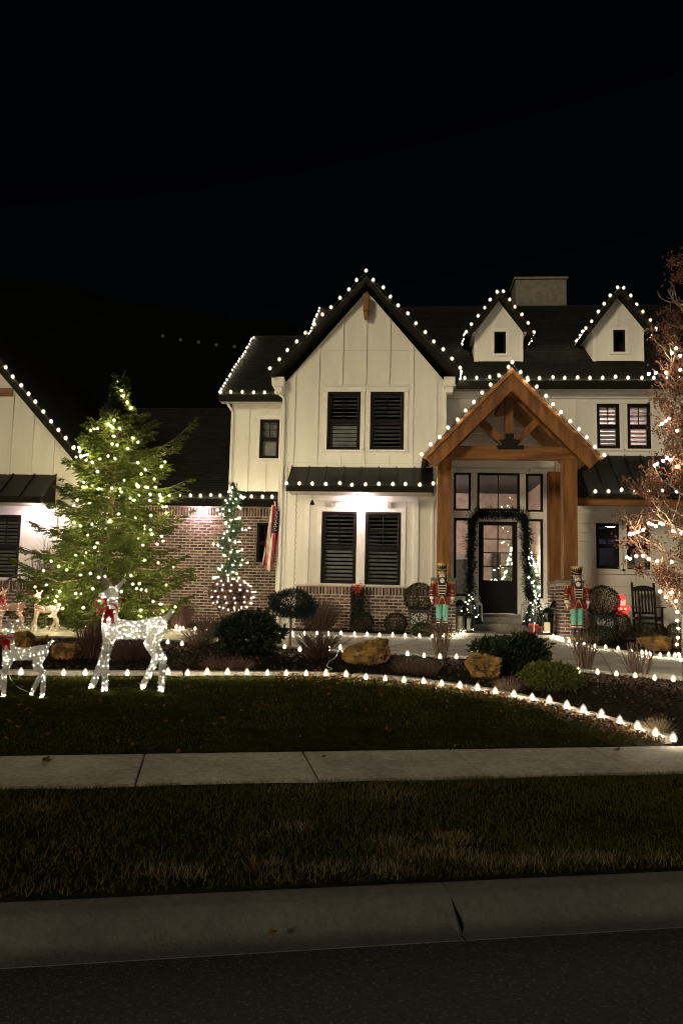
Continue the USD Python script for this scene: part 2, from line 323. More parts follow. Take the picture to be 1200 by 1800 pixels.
def grass(name, m, poly, n, L, W, seed, extra=None):
    r = np.random.default_rng(seed); x0, y0, x1, y1 = poly.bounds
    P = np.stack([r.uniform(x0, x1, n * 3), r.uniform(y0, y1, n * 3)], 1)
    P = P[contains_xy(poly, P[:, 0], P[:, 1])][:n]
    dens = meshkit.fbm(np.c_[P * 2.2, np.zeros(len(P))], 3, seed)
    P = P[r.random(len(P)) < .25 + 1.3 * np.clip(dens - .2, 0, 1)]
    tall = .6 + 1.0 * meshkit.fbm(np.c_[P * 4.0, np.ones(len(P))], 3, seed + 3)
    D = unit(np.c_[r.normal(0, .55, (len(P), 2)), np.ones(len(P))])
    pos = np.c_[P, ground_z(P[:, 0], P[:, 1]) + .012]
    obj(name, blades(pos, D, L * tall * r.uniform(.6, 1.3, len(P)), W * r.uniform(.7, 1.3, len(P)), r), m, kind='stuff', cat='grass', label=extra)
grass('lawn_grass', 'lawn_blade', lawn_poly.buffer(-.05), 130000, .032, .008, 11, 'dim green lawn between the pavement and the curved concrete edging')
grass('parkway_grass', 'grass_blade', Polygon([xy(-5.2, S1 + .03), xy(6, S1 + .03), xy(6, S2 - .02), xy(-5.2, S2 - .02)]), 110000, .036, .006, 12, 'dark patchy grass verge with straw patches between kerb and pavement')
# straw tufts in the verge by the kerb
r = np.random.default_rng(3); tp = []
for px, py, n in [(285, 1540, 26), (340, 1540, 18), (470, 1530, 16), (570, 1535, 18), (680, 1535, 34), (720, 1510, 30), (790, 1508, 30), (850, 1520, 30), (930, 1522, 34), (1010, 1515, 26), (1060, 1515, 20), (520, 1460, 12), (800, 1480, 24), (1160, 1515, 10), (690, 1490, 18)]:
    g = gnd(px, py); tp.append(np.c_[r.normal(g[0], .07, n * 9), r.normal(g[1], .05, n * 9)])
tp = np.vstack(tp); tp = tp[(tp @ NS > S1 + .02)]
obj('straw_grass', blades(np.c_[tp, ground_z(tp[:, 0], tp[:, 1]) + .01], unit(np.c_[r.normal(0, .45, (len(tp), 2)), np.ones(len(tp))]), r.uniform(.03, .065, len(tp)), .006, r), 'tan_blade', kind='stuff', cat='dry grass', label='straw coloured dry grass patches in the verge beside the kerb')
# curved walk up to the porch
wpx_far = [(-60, 1099), (150, 1102), (320, 1107), (480, 1112), (600, 1115), (700, 1119), (770, 1118), (826, 1113)]
wpx_right = [(968, 1120), (1000, 1129), (1045, 1138), (1087, 1146), (1140, 1153), (1215, 1158)]
wpx_near = [(1215, 1200), (1150, 1194), (1083, 1188), (1015, 1182), (955, 1172), (880, 1162), (800, 1158), (740, 1155), (660, 1150), (560, 1146), (470, 1138), (330, 1130), (160, 1124), (-60, 1120)]
G2 = lambda L: [gnd(*p)[:2] for p in L]
porch = [(1.0, 20.4), (4.1, 20.4)]
wf = G2(wpx_far); wr = G2(wpx_right); wn = G2(wpx_near)
walk_poly = Polygon([*wf, *porch, *wr, *wn]).buffer(0)
walkway = thing('front_walk', kind='structure')
cuts = [((640, 1156), (775, 1117)), ((905, 1175), (845, 1108)), ((330, 1135), (345, 1100)), ((1080, 1195), (1040, 1130)), ((130, 1130), (160, 1095))]
pieces = [walk_poly]
from shapely.ops import split
for a, b in cuts:
    A, B = gnd(*a)[:2], gnd(*b)[:2]; d = unit(B - A); ln = LineString([A - d * 4, B + d * 6]); new = []
    for p in pieces: new += [g for g in split(p, ln).geoms]
    pieces = new
for p in pieces:
    if p.area > .02: obj('concrete_slab', slab(p, .05, .06, .01), 'concrete', walkway)
obj('porch_floor', MB().box(.55, 4.5, 18.35, 20.8, .5, .775), 'concrete', kind='structure')

# ------------------------------------------------------------------ the house
house = thing('house', 'large white board and batten house with dark roofs, brick base and timber entrance porch', 'house', (-1.06, 19.8, .7))
def rect(px0, py0, px1, py1, Y):
    q = [at(px0, py0, Y), at(px1, py0, Y), at(px0, py1, Y), at(px1, py1, Y)]
    return ((q[0][0] + q[2][0]) / 2, (q[1][0] + q[3][0]) / 2, (q[2][2] + q[3][2]) / 2, (q[0][2] + q[1][2]) / 2)
YG, YM, YP, YL, YGA = 19.8, 20.8, 18.6, 21.4, 18.5       # front planes: main gable, main wall, porch, left wing, garage
def wall(name, poly, holes, Y, m='white_paint', th=.16):
    P = Polygon(poly)
    for x0, x1, z0, z1 in holes: P = P.difference(sbox(x0, z0, x1, z1))
    return obj(name, MB().prism(P, Y, Y + th), m, house)
def room(x0, x1, z0, z1, Y, depth, m, back=None, lamp=None, lampx=.5):
    a, b = Y + .17, Y + depth; t = .02
    mb = MB().box(x0, x0 - t, a, b, z0, z1).box(x1, x1 + t, a, b, z0, z1).box(x0, x1, a, b, z0 - t, z0).box(x0, x1, a, b, z1, z1 + t)
    obj('room_shell', mb, m, house); obj('room_back', MB().box(x0, x1, b, b + t, z0, z1), back or m, house)
    if lamp: obj('ceiling_lamp', MB().lathe([(0, 0), (.16, 0), (.16, .05), (0, .05)], (x0 + (x1 - x0) * lampx, (a + b) / 2, z1 - .09), 10), lamp, house)
def window(x0, x1, z0, z1, Y, slats=0, tilt=35, sash=True, bars=(1, 1), casing=.10, fw=.055, low_from=0.0, sill=True, slat_d=.10, slat_h=.075, name='window', lowslat=None, halves=True):
    w = thing(name, loc=((x0 + x1) / 2, Y, z0), parent=house)
    def ring(a, b, c, d, t, y0, y1):
        return MB().box(a, a + t, y0, y1, c, d).box(b - t, b, y0, y1, c, d).box(a + t, b - t, y0, y1, c, c + t).box(a + t, b - t, y0, y1, d - t, d)
    obj('frame', ring(x0 + .002, x1 - .002, z0 + .002, z1 - .002, fw, Y - .035, Y + .07), 'black_frame', w)
    a, b, c, d = x0 + fw, x1 - fw, z0 + fw, z1 - fw; zm = (c + d) / 2
    if sash:
        obj('meeting_rail', MB().box(a, b, Y - .012, Y + .05, zm - .028, zm + .028), 'black_frame', w)
        obj('sash', ring(a, b, c, zm - .028, .03, Y + .004, Y + .05), 'black_frame', w); obj('sash', ring(a, b, zm + .028, d, .022, Y - .008, Y + .04), 'black_frame', w)
    t0 = zm + .028 if sash else c
    for k in range(bars[0]): x = a + (b - a) * (k + 1) / (bars[0] + 1); obj('muntin', MB().box(x - .010, x + .010, Y + .002, Y + .034, t0, d), 'black_frame', w)
    for k in range(bars[1]): z = t0 + (d - t0) * (k + 1) / (bars[1] + 1); obj('muntin', MB().box(a, b, Y + .004, Y + .032, z - .010, z + .010), 'black_frame', w)
    for e, g in (((zm, d), (c, zm)) if sash else ((c, d),)) and ([(zm, d), (c, zm)] if sash else [(c, d)]):
        obj('pane', MB().box(a, b, Y + .014, Y + .018, e + .001, g - .001), 'glass', w)
    if slats:
        hs = (d - c) / slats
        for k in range(slats):
            z = c + (k + .5) * hs; tl = math.radians(tilt if (not halves or z > zm) else (lowslat if lowslat is not None else tilt))
            dy, dz = math.cos(tl) * slat_h / 2, math.sin(tl) * slat_h / 2; y = Y + slat_d + .02
            v = [(x, y + s * dy + o * .004, z - s * dz + o * .004) for x in (a + .03, b - .03) for s, o in ((-1, -1), (1, -1), (1, 1), (-1, 1))]
            obj('shutter_slat', MB().add(v, [(0, 1, 2, 3), (7, 6, 5, 4), (0, 4, 5, 1), (1, 5, 6, 2), (2, 6, 7, 3), (3, 7, 4, 0)]), 'slat', w)
        obj('shutter_frame', ring(a - .0, b + .0, c, d, .032, Y + .08, Y + .14), 'slat', w)
    if casing:
        k = casing
        obj('casing', MB().box(x0 - k, x0 - .003, Y - .03, Y - .001, z0, z1).box(x1 + .003, x1 + k, Y - .03, Y - .001, z0, z1).box(x0 - k - .015, x1 + k + .015, Y - .036, Y - .001, z1 + .003, z1 + k + .02), 'trim_paint', w)
        if sill: obj('sill', MB().box(x0 - k - .03, x1 + k + .03, Y - .07, Y - .001, z0 - .05, z0 - .003), 'trim_paint', w)
    return w
def battens(wallp, xs, zf0, zf1, Y, holes, w=.055, pad=.13):
    for x in xs:
        segs = [(zf0(x), zf1(x))]
        for a, b, c, d in holes:
            if a - pad < x < b + pad:
                new = []
                for s, e in segs:
                    if c - pad > s: new.append((s, min(e, c - pad)))
                    if d + pad + .05 < e: new.append((max(s, d + pad + .05), e))
                segs = new
        for s, e in segs:
            if e - s > .08: obj('batten', MB().box(x - w / 2, x + w / 2, Y - .03, Y, s, e), 'white_paint', wallp)
def roof_gable(xa, za, half, drop, y0, y1, th=.2, fascia='fascia_paint', shing='shingle', name='roof', wood=None):
    """two slopes falling from the ridge (xa, za = top of the roof) to both sides"""
    for s in (-1, 1):
        n = np.array([drop, half]) / math.hypot(drop, half)
        A, B = np.array([0, 0.0]), np.array([half, -drop])
        P = [A, B, B - n * th * 1.0, A - np.array([0, th * math.hypot(drop, half) / half])]
        rp = obj(name, MB().prism([(xa + s * p[0], za + p[1]) for p in P], y0 + .03, y1), shing, house)
        obj('rake_board', MB().prism([(xa + s * p[0], za + p[1]) for p in (A - [0, .03], B - [0, .03], B - n * th * 1.12 - [0, .0], A - np.array([0, th * 1.12 * math.hypot(drop, half) / half]))], y0, y0 + .028), fascia, rp)
def roof_slope(name, x0, x1, y0, z0, y1, z1, th=.2, mtl='shingle', parent=None, edges=True):
    d = unit(np.array([y1 - y0, z1 - z0])); n = np.array([-d[1], d[0]])
    rp = obj(name, MB().prism_x([(y0, z0), (y1, z1), (y1 - n[0] * th, z1 - n[1] * th), (y0, z0 - th * .9)], x0, x1), mtl, parent or house)
    if edges: obj('fascia', MB().box(x0 - .003, x1 + .003, y0 - .028, y0 - .001, z0 - th - .02, z0 - .015), 'fascia_paint', rp)
    return rp
def bricks_on(parent, x0, x1, z0, z1, Y, holes=(), single=True, seed=1, soldier=True, bl=.205, pitch=.228, row=.0815, out=.018, name='brick'):
    rr = np.random.default_rng(seed); mats = ['brick', 'brick_dark', 'brick_pale']; groups = {m: MB() for m in mats}
    nrow = int((z1 - z0 - (.2 if soldier else 0)) / row)
    def put(a, b, c, d):
        a, b = max(a, x0), min(b, x1)
        if b - a < .03: return
        for h in holes:
            if a < h[1] and b > h[0] and c < h[3] and d > h[2]:
                if a < h[0] - .03 and b - h[0] < h[1] - a: b = h[0] - .004
                elif b > h[1] + .03: a = h[1] + .004
                else: return
        if b - a < .03: return
        m = mats[rr.choice(3, p=[.5, .35, .15])]; o = out + rr.normal(0, .003); j = rr.normal(0, .003, 4)
        mb = MB() if single else groups[m]
        x = [a + j[0], b + j[1]]; z = [c + j[2], d + j[3]]
        v = [(x[0], Y, z[0]), (x[1], Y, z[0]), (x[1], Y, z[1]), (x[0], Y, z[1])]
        e = .006; f = [(x[0] + e, Y - o, z[0] + e), (x[1] - e, Y - o, z[0] + e), (x[1] - e, Y - o, z[1] - e), (x[0] + e, Y - o, z[1] - e)]
        mb.add(np.array(v + f), [(4, 5, 6, 7), (0, 1, 5, 4), (1, 2, 6, 5), (2, 3, 7, 6), (3, 0, 4, 7)])
        if single: obj(name, mb, m, parent)
    for k in range(nrow):
        z = z0 + k * row + .012
        x = x0 - (pitch / 2 if k % 2 else 0)
        while x < x1: put(x, x + bl, z, z + row - .026); x += pitch
    if soldier:
        z = z0 + nrow * row + .01; x = x0
        while x < x1: put(x, x + .06, z, z1 - .004); x += .085
    if not single:
        for m in mats:
            if groups[m].n: obj('brickwork', groups[m], m, parent, kind='stuff')

# ---- main gable
gx0, gx1, gap = -3.2, 1.08, 9.70
hw1, hw2 = rect(575, 689, 633, 791, YG), rect(650.5, 689, 709.5, 791, YG)
lw1, lw2 = rect(564.5, 899.5, 626, 1025.5, YG), rect(641.5, 901, 704, 1028, YG)
gpoly = [(gx0, .5), (gx1, .5), (gx1, 7.16), (-1.06, gap), (gx0, 7.16)]
gw = wall('gable_wall', gpoly, [hw1, hw2, lw1, lw2], YG)
zr = lambda x: 7.16 + (gap - 7.16) * (1 - abs(x + 1.06) / 2.14)
bx = [gx0 + .28 + .622 * k for k in range(7)]
battens(gw, bx, lambda x: 4.98, lambda x: zr(x) - .02, YG, [(hw1[0], hw2[1], hw1[2], hw1[3])], pad=.15)
battens(gw, [gx0 + .12, gx1 - .33, gx1 - .12], lambda x: 1.0, lambda x: 4.9 if x < 0 else 4.1, YG, [])
for x in (gx0 + .05, gx1 - .05): obj('corner_board', MB().box(x - .05, x + .05, YG - .028, YG - .001, .6, zr(x) - .01), 'trim_paint', gw)
obj('side_wall', MB().box(gx0, gx0 + .15, YG + .17, 27, .5, 7.1), 'white_paint', house)
obj('side_wall', MB().box(gx1 - .15, gx1, YG + .17, YM, .5, 7.1), 'white_paint', house)
window(*hw1, YG, slats=14, tilt=-25, lowslat=82, casing=.11); window(*hw2, YG, slats=14, tilt=20, casing=.11)
window(*lw1, YG, slats=17, tilt=22, lowslat=48, casing=0); window(*lw2, YG, slats=17, tilt=22, lowslat=36, casing=0)
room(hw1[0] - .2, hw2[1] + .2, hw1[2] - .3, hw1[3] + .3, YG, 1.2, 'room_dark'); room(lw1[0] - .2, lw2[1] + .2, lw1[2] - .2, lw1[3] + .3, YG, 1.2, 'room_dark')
for z in (8.05, 5.02): obj('panel_seam', MB().box(gx0 + .1, gx1 - .1, YG - .004, YG - .0008, z, z + .008) if z < 7 else MB().box(-1.06 - (gap - z) * .85, -1.06 + (gap - z) * .85, YG - .004, YG - .0008, z, z + .008), 'soffit_paint', gw)
# panelled trim round the lower pair
lx0, lx1, lz0, lz1 = lw1[0], lw2[1], lw1[2], lw1[3]
obj('panel_trim', MB().box(lx0 - .12, lx0 - .004, YG - .035, YG - .001, lz0 - .02, lz1 + .12).box(lx1 + .004, lx1 + .12, YG - .035, YG - .001, lz0 - .02, lz1 + .12).box(lx0 - .004, lx1 + .004, YG - .035, YG - .001, lz1 + .004, lz1 + .12).box(lw1[1] + .004, lw2[0] - .004, YG - .035, YG - .001, lz0 - .02, lz1 + .004), 'trim_paint', gw)
obj('panel_trim', MB().box(lx0 - .45, lx0 - .33, YG - .045, YG - .001, 1.87, 4.10).box(lx1 + .33, lx1 + .45, YG - .045, YG - .001, 1.87, 4.10).box(lx0 - .33, lx1 + .33, YG - .04, YG - .001, 4.02, 4.10), 'trim_paint', gw)
battens(gw, [lx0 + .30, (lx0 + lx1) / 2, lx1 - .30], lambda x: lz1 + .13, lambda x: 4.0, YG, [])
for x in (lx0 + .30, lx1 - .30): obj('soffit_bracket', MB().box(x - .05, x + .05, YG - .06, YG - .022, 3.86, 4.0), 'soffit_paint', gw)
# brick base
bb = obj('brick_base', MB().box(-2.72, .88, YG - .11, YG - .001, .5, 1.80).box(-2.75, .90, YG - .15, YG - .003, 1.805, 1.83), 'mortar', house)
bricks_on(bb, -2.72, .88, .70, 1.80, YG - .11, seed=4)
# roof of the gable
roof_gable(-1.06, 9.98, 2.48, 2.66, 19.42, 27.0, th=.13)
obj('gable_bracket', MB().box(-1.13, -.99, 19.44, 19.79, 9.05, 9.50).box(-1.11, -1.01, 19.5, 19.79, 8.9, 9.05), 'wood', house)
for s, x in ((-1, gx0 - .12), (1, gx1 + .06)):
    obj('eave_return', MB().box(x - .14, x + .14, 19.5, YG - .002, 7.02, 7.26).box(x - .09, x + .09, 19.56, YG - .002, 6.86, 7.018), 'trim_paint', house)
    obj('soffit', MB().box(x - .2, x + .2, YG + .0, 20.9, 7.10, 7.13), 'soffit_paint', house)
# metal awning over the lower pair of windows
def awning(x0, x1, yb, zb, yf, zf, seams, seed=1, drop=.10, ends=True):
    a = roof_slope('awning_roof', x0, x1, yf, zf, yb, zb, .06, 'metal_roof', edges=False)
    d = np.array([0, yb - yf, zb - zf]); n = unit(np.array([0, -(zb - zf), yb - yf]))
    for k in range(seams + 1):
        x = x0 + (x1 - x0) * k / seams
        obj('standing_seam', MB().bar(np.array([x, yf, zf]) + n * .018, np.array([x, yb, zb]) + n * .018, .022, .036, n), 'metal_roof', a)
    obj('gutter_board', MB().box(x0 - .02, x1 + .02, yf - .05, yf - .004, zf - drop - .04, zf + .012), 'fascia_paint', a)
    obj('soffit_board', MB().box(x0 + .01, x1 - .01, yf, yb - .01, zf - drop - .03, zf - drop), 'soffit_paint', a)
    if ends:
        for x in (x0, x1): obj('end_board', MB().prism_x([(yf, zf - drop), (yb - .02, zf - drop), (yb - .02, zb - .07), (yf, zf - .06)], x - .012, x + .012), 'fascia_paint', a)
    return a
awn = awning(-2.93, .72, YG, 4.92, 18.98, 4.30, 8)
def soffit_lamp(x, y, z):
    L = thing('soffit_lamp', loc=(x, y, z), parent=house)
    obj('housing', MB().lathe([(.02, 0), (.085, 0), (.085, -.03), (.065, -.03), (.065, -.01)], (x, y, z), 14), 'white_enamel', L)
    obj('lamp_lens', MB().lathe([(0, -.085), (.03, -.078), (.055, -.05), (.062, -.012), (0, -.012)], (x, y, z), 14), 'soffit_glow', L)
soffit_lamp(at(635, 880, 19.45)[0], 19.5, 4.165)

# ---- main body to the right, with the entrance
U1, U2, U3 = rect(1048.5, 710, 1088, 789, YM), rect(1102, 710, 1142.5, 789.5, YM), rect(1196, 710, 1236, 790, YM)
B1, B2 = rect(1047, 920, 1087, 1000, YM), rect(1101, 921, 1141, 1001, YM)
T1, T2, T3 = rect(797.5, 831, 827, 898, YM), rect(838.5, 832, 912.5, 898, YM), rect(924, 833, 953.5, 900, YM)
D1, DD, D3 = rect(797.5, 911, 826, 1048, YM), rect(841, 917, 909, 1079, YM), rect(924, 913, 953.5, 1052, YM)
mw = wall('main_wall', [(gx1 - .0, .5), (10.5, .5), (10.5, 7.22), (gx1, 7.22)], [U1, U2, U3, B1, B2, T1, T2, T3, D1, DD, D3], YM)
battens(mw, [1.5, 3.35, 3.98, 4.6] + [5.3, 5.85, 6.4] + [7.2, 7.8], lambda x: 5.0, lambda x: 7.2, YM, [(U1[0], U2[1], U1[2], U1[3])], pad=.13)
obj('frieze_board', MB().box(1.1, 10.4, YM - .05, YM - .021, 7.02, 7.21), 'trim_paint', mw)
for w_, t_ in ((U1, 32), (U2, 32), (U3, 32)): window(*w_, YM, slats=10, tilt=32, lowslat=55 if w_ is U1 else 28, casing=.09, slat_h=.085)
room(U1[0] - .3, U3[1] + .3, U1[2] - .5, U1[3] + .35, YM, 2.2, 'room_wall', lamp='bedroom_lamp_glow', lampx=.35)
for w_ in (B1, B2): window(*w_, YM, casing=.11, slats=0)
room(B1[0] - .3, B2[1] + .4, B1[2] - .3, B1[3] + .12, YM, 2.4, 'cabinet', 'cabinet', lamp='cool_lamp_glow', lampx=.5)
obj('curtain_panel', MB().box(B2[0] + .02, B2[0] + .25, YM + .3, YM + .33, B2[2], B2[3]).box(B2[0] + .3, B2[1] - .03, YM + .34, YM + .37, B2[2], B2[3] - .1), 'curtain', house)
obj('valance', MB().box(B1[0] - .1, B1[1] + .1, YM + .25, YM + .28, B1[3] - .40, B1[3] - .13), 'cabinet', house)
# transoms, sidelights and the door
window(*T1, YM, sash=False, bars=(0, 0), casing=.0); window(*T2, YM, sash=False, bars=(1, 0), casing=.0); window(*T3, YM, sash=False, bars=(0, 0), casing=.0)
window(*D1, YM, sash=False, bars=(0, 0), casing=.0, name='sidelight'); window(*D3, YM, sash=False, bars=(0, 0), casing=.0, name='sidelight')
ez0, ez1 = DD[2], T2[3]
for x0, x1, z0, z1 in [(T1[0] - .13, T1[0] - .005, .78, ez1 + .12), (T3[1] + .005, T3[1] + .13, .78, ez1 + .12), (T1[1] + .01, T2[0] - .01, T2[2], ez1 - .0), (T2[1] + .01, T3[0] - .01, T2[2], ez1),
                       (T1[0], T3[1], ez1 + .005, ez1 + .13), (T1[0], T3[1], D3[3] + .01, T2[2] - .006)]:
    obj('entry_trim', MB().box(x0, x1, YM - .03, YM - .001, z0, z1), 'trim_paint', mw)
obj('entry_panel', MB().box(T1[0] - .3, T3[1] + .32, YM - .055, YM - .032, ez1 + .16, ez1 + .46), 'trim_paint', mw)
dr = thing('front_door', loc=((DD[0] + DD[1]) / 2, YM, DD[2]), parent=house)
x0, x1, z0, z1 = DD
gx_0, gx_1, gz0, gz1 = x0 + .13, x1 - .13, z0 + (z1 - z0) * .36, z1 - .1
obj('door_panel', MB().box(x0 + .05, gx_0, YM + .02, YM + .07, z0 + .01, z1 - .04).box(gx_1, x1 - .05, YM + .02, YM + .07, z0 + .01, z1 - .04).box(gx_0, gx_1, YM + .02, YM + .07, z0 + .01, gz0).box(gx_0, gx_1, YM + .02, YM + .07, gz1, z1 - .04), 'black_frame', dr)
for a, b in ((z0 + .12, z0 + .38), (z0 + .46, gz0 - .10)):
    obj('recessed_panel', MB().box(gx_0 + .03, gx_1 - .03, YM + .010, YM + .019, a, a + .02).box(gx_0 + .03, gx_1 - .03, YM + .010, YM + .019, b - .02, b).box(gx_0 + .03, gx_0 + .05, YM + .010, YM + .019, a + .02, b - .02).box(gx_1 - .05, gx_1 - .03, YM + .010, YM + .019, a + .02, b - .02), 'black_frame', dr)
obj('door_frame', MB().box(x0 + .003, x0 + .047, YM - .01, YM + .08, z0, z1 - .003).box(x1 - .047, x1 - .003, YM - .01, YM + .08, z0, z1 - .003).box(x0 + .047, x1 - .047, YM - .01, YM + .08, z1 - .037, z1 - .003), 'black_frame', dr)
obj('glazing_bar', MB().box((x0 + x1) / 2 - .014, (x0 + x1) / 2 + .014, YM + .025, YM + .06, gz0, gz1), 'black_frame', dr)
for k in (1, 2, 3): z = gz0 + (gz1 - gz0) * k / 4; obj('glazing_bar', MB().box(gx_0, gx_1, YM + .027, YM + .058, z - .014, z + .014), 'black_frame', dr)
obj('glazing', MB().box(gx_0, gx_1, YM + .04, YM + .045, gz0, gz1), 'glass', dr)
obj('handle', MB().box(x0 + .075, x0 + .10, YM - .03, YM - .018, z0 + .95, z0 + 1.3).box(x0 + .08, x0 + .095, YM - .03, YM + .02, z0 + .98, z0 + 1.0).box(x0 + .08, x0 + .095, YM - .03, YM + .02, z0 + 1.25, z0 + 1.27), 'dark_metal', dr)
obj('threshold', MB().box(x0 - .06, x1 + .06, YM - .14, YM + .02, z0 - .07, z0 - .004), 'concrete', dr)
obj('front_step', MB().box(x0 - .10, x1 + .10, 20.25, YM - .002, .776, z0 - .075), 'concrete', house)
obj('front_step', MB().box(x0 - .32, x1 + .34, 19.85, 20.247, .776, .95), 'concrete', house)
# hall behind the door
hx0, hx1, hz0, hz1 = T1[0] - 1.05, T3[1] + .25, DD[2] - .05, 4.95
obj('hall_wall', MB().box(hx0 - .03, hx0, YM + .17, 25, hz0, hz1).box(hx1, hx1 + .03, YM + .17, 25, hz0, hz1).box(hx0, hx1, 25, 25.03, hz0, hz1), 'room_wall', house)
obj('hall_floor', MB().box(hx0, hx1, YM + .17, 25, hz0 - .03, hz0), 'cabinet', house)
obj('hall_ceiling', MB().box(hx0, hx1, YM + .17, 25.03, hz1, hz1 + .03), 'room_dark', house)
obj('hall_lamp', MB().lathe([(0, 0), (.2, .05), (.24, .15), (.12, .24), (0, .25)], (hx0 + .42, 22.6, 4.45), 12), 'lamp_glow', house)
obj('hall_cabinet', MB().box(hx0 + .82, hx0 + 1.65, 23.9, 24.9, hz0, 2.75).box(hx0 + 2.55, hx0 + 2.8, 24.8, 24.98, hz0, 3.0), 'cabinet', house)
obj('hall_beam', MB().box(hx0 + .8, hx0 + 2.35, 24.7, 24.98, 2.76, 2.95), 'slat', house)
# timber porch
post_z = 2.06
pxs = (.985, 3.97)
def pier(xc, yc, half, single, seed):
    p = obj('brick_pier', MB().box(xc - half, xc + half, yc - half, yc + half, .60, post_z - .07), 'mortar', house)
    bricks_on(p, xc - half, xc + half, .79, post_z - .07, yc - half, single=single, seed=seed, soldier=False)
    sm = {k: MB() for k in ('brick', 'brick_dark')}
    for k in range(14):
        z = .79 + k * .0815 + .012
        for j in range(3):
            a = yc - half + (j - (.5 if k % 2 else 0)) * .228; b = min(a + .205, yc + half); a = max(a, yc - half)
            if b - a > .04:
                for sx in (-1, 1): sm[('brick', 'brick_dark')[(k * 7 + j * 3) % 2]].box(xc + sx * half, xc + sx * (half + .016), a, b, z, z + .056)
    for m_, b_ in sm.items(): obj('brickwork', b_, m_, p, kind='stuff')
    obj('pier_cap', MB().box(xc - half - .03, xc + half + .03, yc - half - .03, yc + half + .03, post_z - .068, post_z - .002), 'concrete', p)
for k, x in enumerate(pxs):
    pier(x, YP + .17, .27, True, 20 + k)
    obj('porch_post', MB().box(x - .165, x + .165, YP, YP + .33, post_z, 4.96), 'wood', house)
    obj('wall_post', MB().box(x - .16, x + .16, YM - .33, YM - .056, 1.75 if k else .78, 4.96), 'wood', house)
pier(4.02, YM - .2, .19, False, 30)
obj('tie_beam', MB().box(.62, 4.46, YP - .02, YP + .30, 4.965, 5.27), 'wood_across', house)
ax, az = 2.535, 7.12
obj('wall_plate', MB().box(.62, .90, YP + .302, YM - .01, 4.99, 5.25), 'wood', house); obj('wall_plate', MB().box(4.18, 4.46, YP + .302, YM - .01, 4.99, 5.25), 'wood', house)
roof_gable(ax, az, 2.10, 2.19, 18.12, YM, th=.10, name='porch_roof', fascia='wood_across')
hyp = math.hypot(2.1, 2.19); dn = np.array([2.1, -2.19]) / hyp; nn = np.array([-2.19, -2.1]) / hyp
for s in (-1, 1):
    def Q(a, b): p = dn * a + nn * b; return (ax + s * p[0], az + p[1])
    c0 = az - .12
    obj('barge_board', MB().prism([(ax, az - .15), Q(hyp - .02, .10), Q(hyp - .02, .40), (ax, az - .15 - .30 * hyp / 2.1)], 18.15, 18.22), 'wood', house)
    obj('porch_ceiling', MB().prism([(ax, az - .16), Q(hyp - .12, .11), Q(hyp - .12, .14), (ax, az - .205)], 18.222, YM - .06), 'wood', house)
    obj('rafter', MB().prism([(ax + s * .10, az - .32), Q(hyp - .35, .16), Q(hyp - .35, .40), (ax + s * .10, az - .66)], YP + .02, YP + .26), 'wood', house)
    obj('truss_brace', MB().bar((ax + s * .10, YP + .14, 5.33), (ax + s * .74, YP + .14, 5.98), .20, .17, (0, 0, 1)), 'wood', house)
obj('king_post', MB().box(ax - .095, ax + .095, YP + .03, YP + .25, 5.272, az - .32), 'wood', house)
obj('ridge_beam', MB().box(ax - .10, ax + .10, 18.20, YM - .06, az - .62, az - .34), 'wood', house)
obj('truss_plate', MB().box(ax - .30, ax + .34, YP - .035, YP - .022, 5.19, 5.29).prism([(ax - .17, 5.29), (ax + .17, 5.29), (ax + .27, 5.42), (ax + .1, 5.44), (ax + .1, 5.58), (ax - .1, 5.58), (ax - .1, 5.44), (ax - .27, 5.42)], YP - .035, YP - .022), 'dark_metal', house)
# lap siding under the porch gable and on the lower right wall
def siding(x0f, x1f, z0, z1, step, holes, Y=YM, pad=.0):
    z = z0
    while z < z1 - .02:
        zt = min(z + step, z1); a, b = x0f(z), x1f(z); segs = [(a, b)]
        for h0, h1, h2, h3 in holes:
            if z < h3 and zt > h2:
                new = []
                for s, e in segs:
                    if h0 - pad > s: new.append((s, min(e, h0 - pad)))
                    if h1 + pad < e: new.append((max(s, h1 + pad), e))
                segs = [q for q in new if q[1] - q[0] > .02]
        for s, e in segs: obj('siding_board', MB().prism_x([(Y - .001, z), (Y - .036, z), (Y - .010, zt - .001), (Y - .001, zt - .001)], s, e), 'white_paint', mw)
        z += step
siding(lambda z: 4.22, lambda z: 9.5, .80, 4.12, .235, [(h[0] - .118, h[1] + .118, h[2] - .05, h[3] + .125) for h in (B1, B2)])
siding(lambda z: max(1.1, ax - (az - .3 - z) * .95), lambda z: min(4.0, ax + (az - .3 - z) * .95), 5.45, 6.75, .15, [])
obj('window_apron', MB().box(B1[0] - .15, B2[1] + .15, YM - .055, YM - .03, B1[2] - .13, B1[2] - .052), 'trim_paint', mw)
# right metal roof over the veranda side
awr = awning(4.60, 9.6, YM, 5.46, 19.40, 4.24, 12, ends=True, drop=.06)
obj('veranda_beam', MB().box(4.16, 9.6, 19.46, 19.66, 3.96, 4.14), 'wood_across', house)
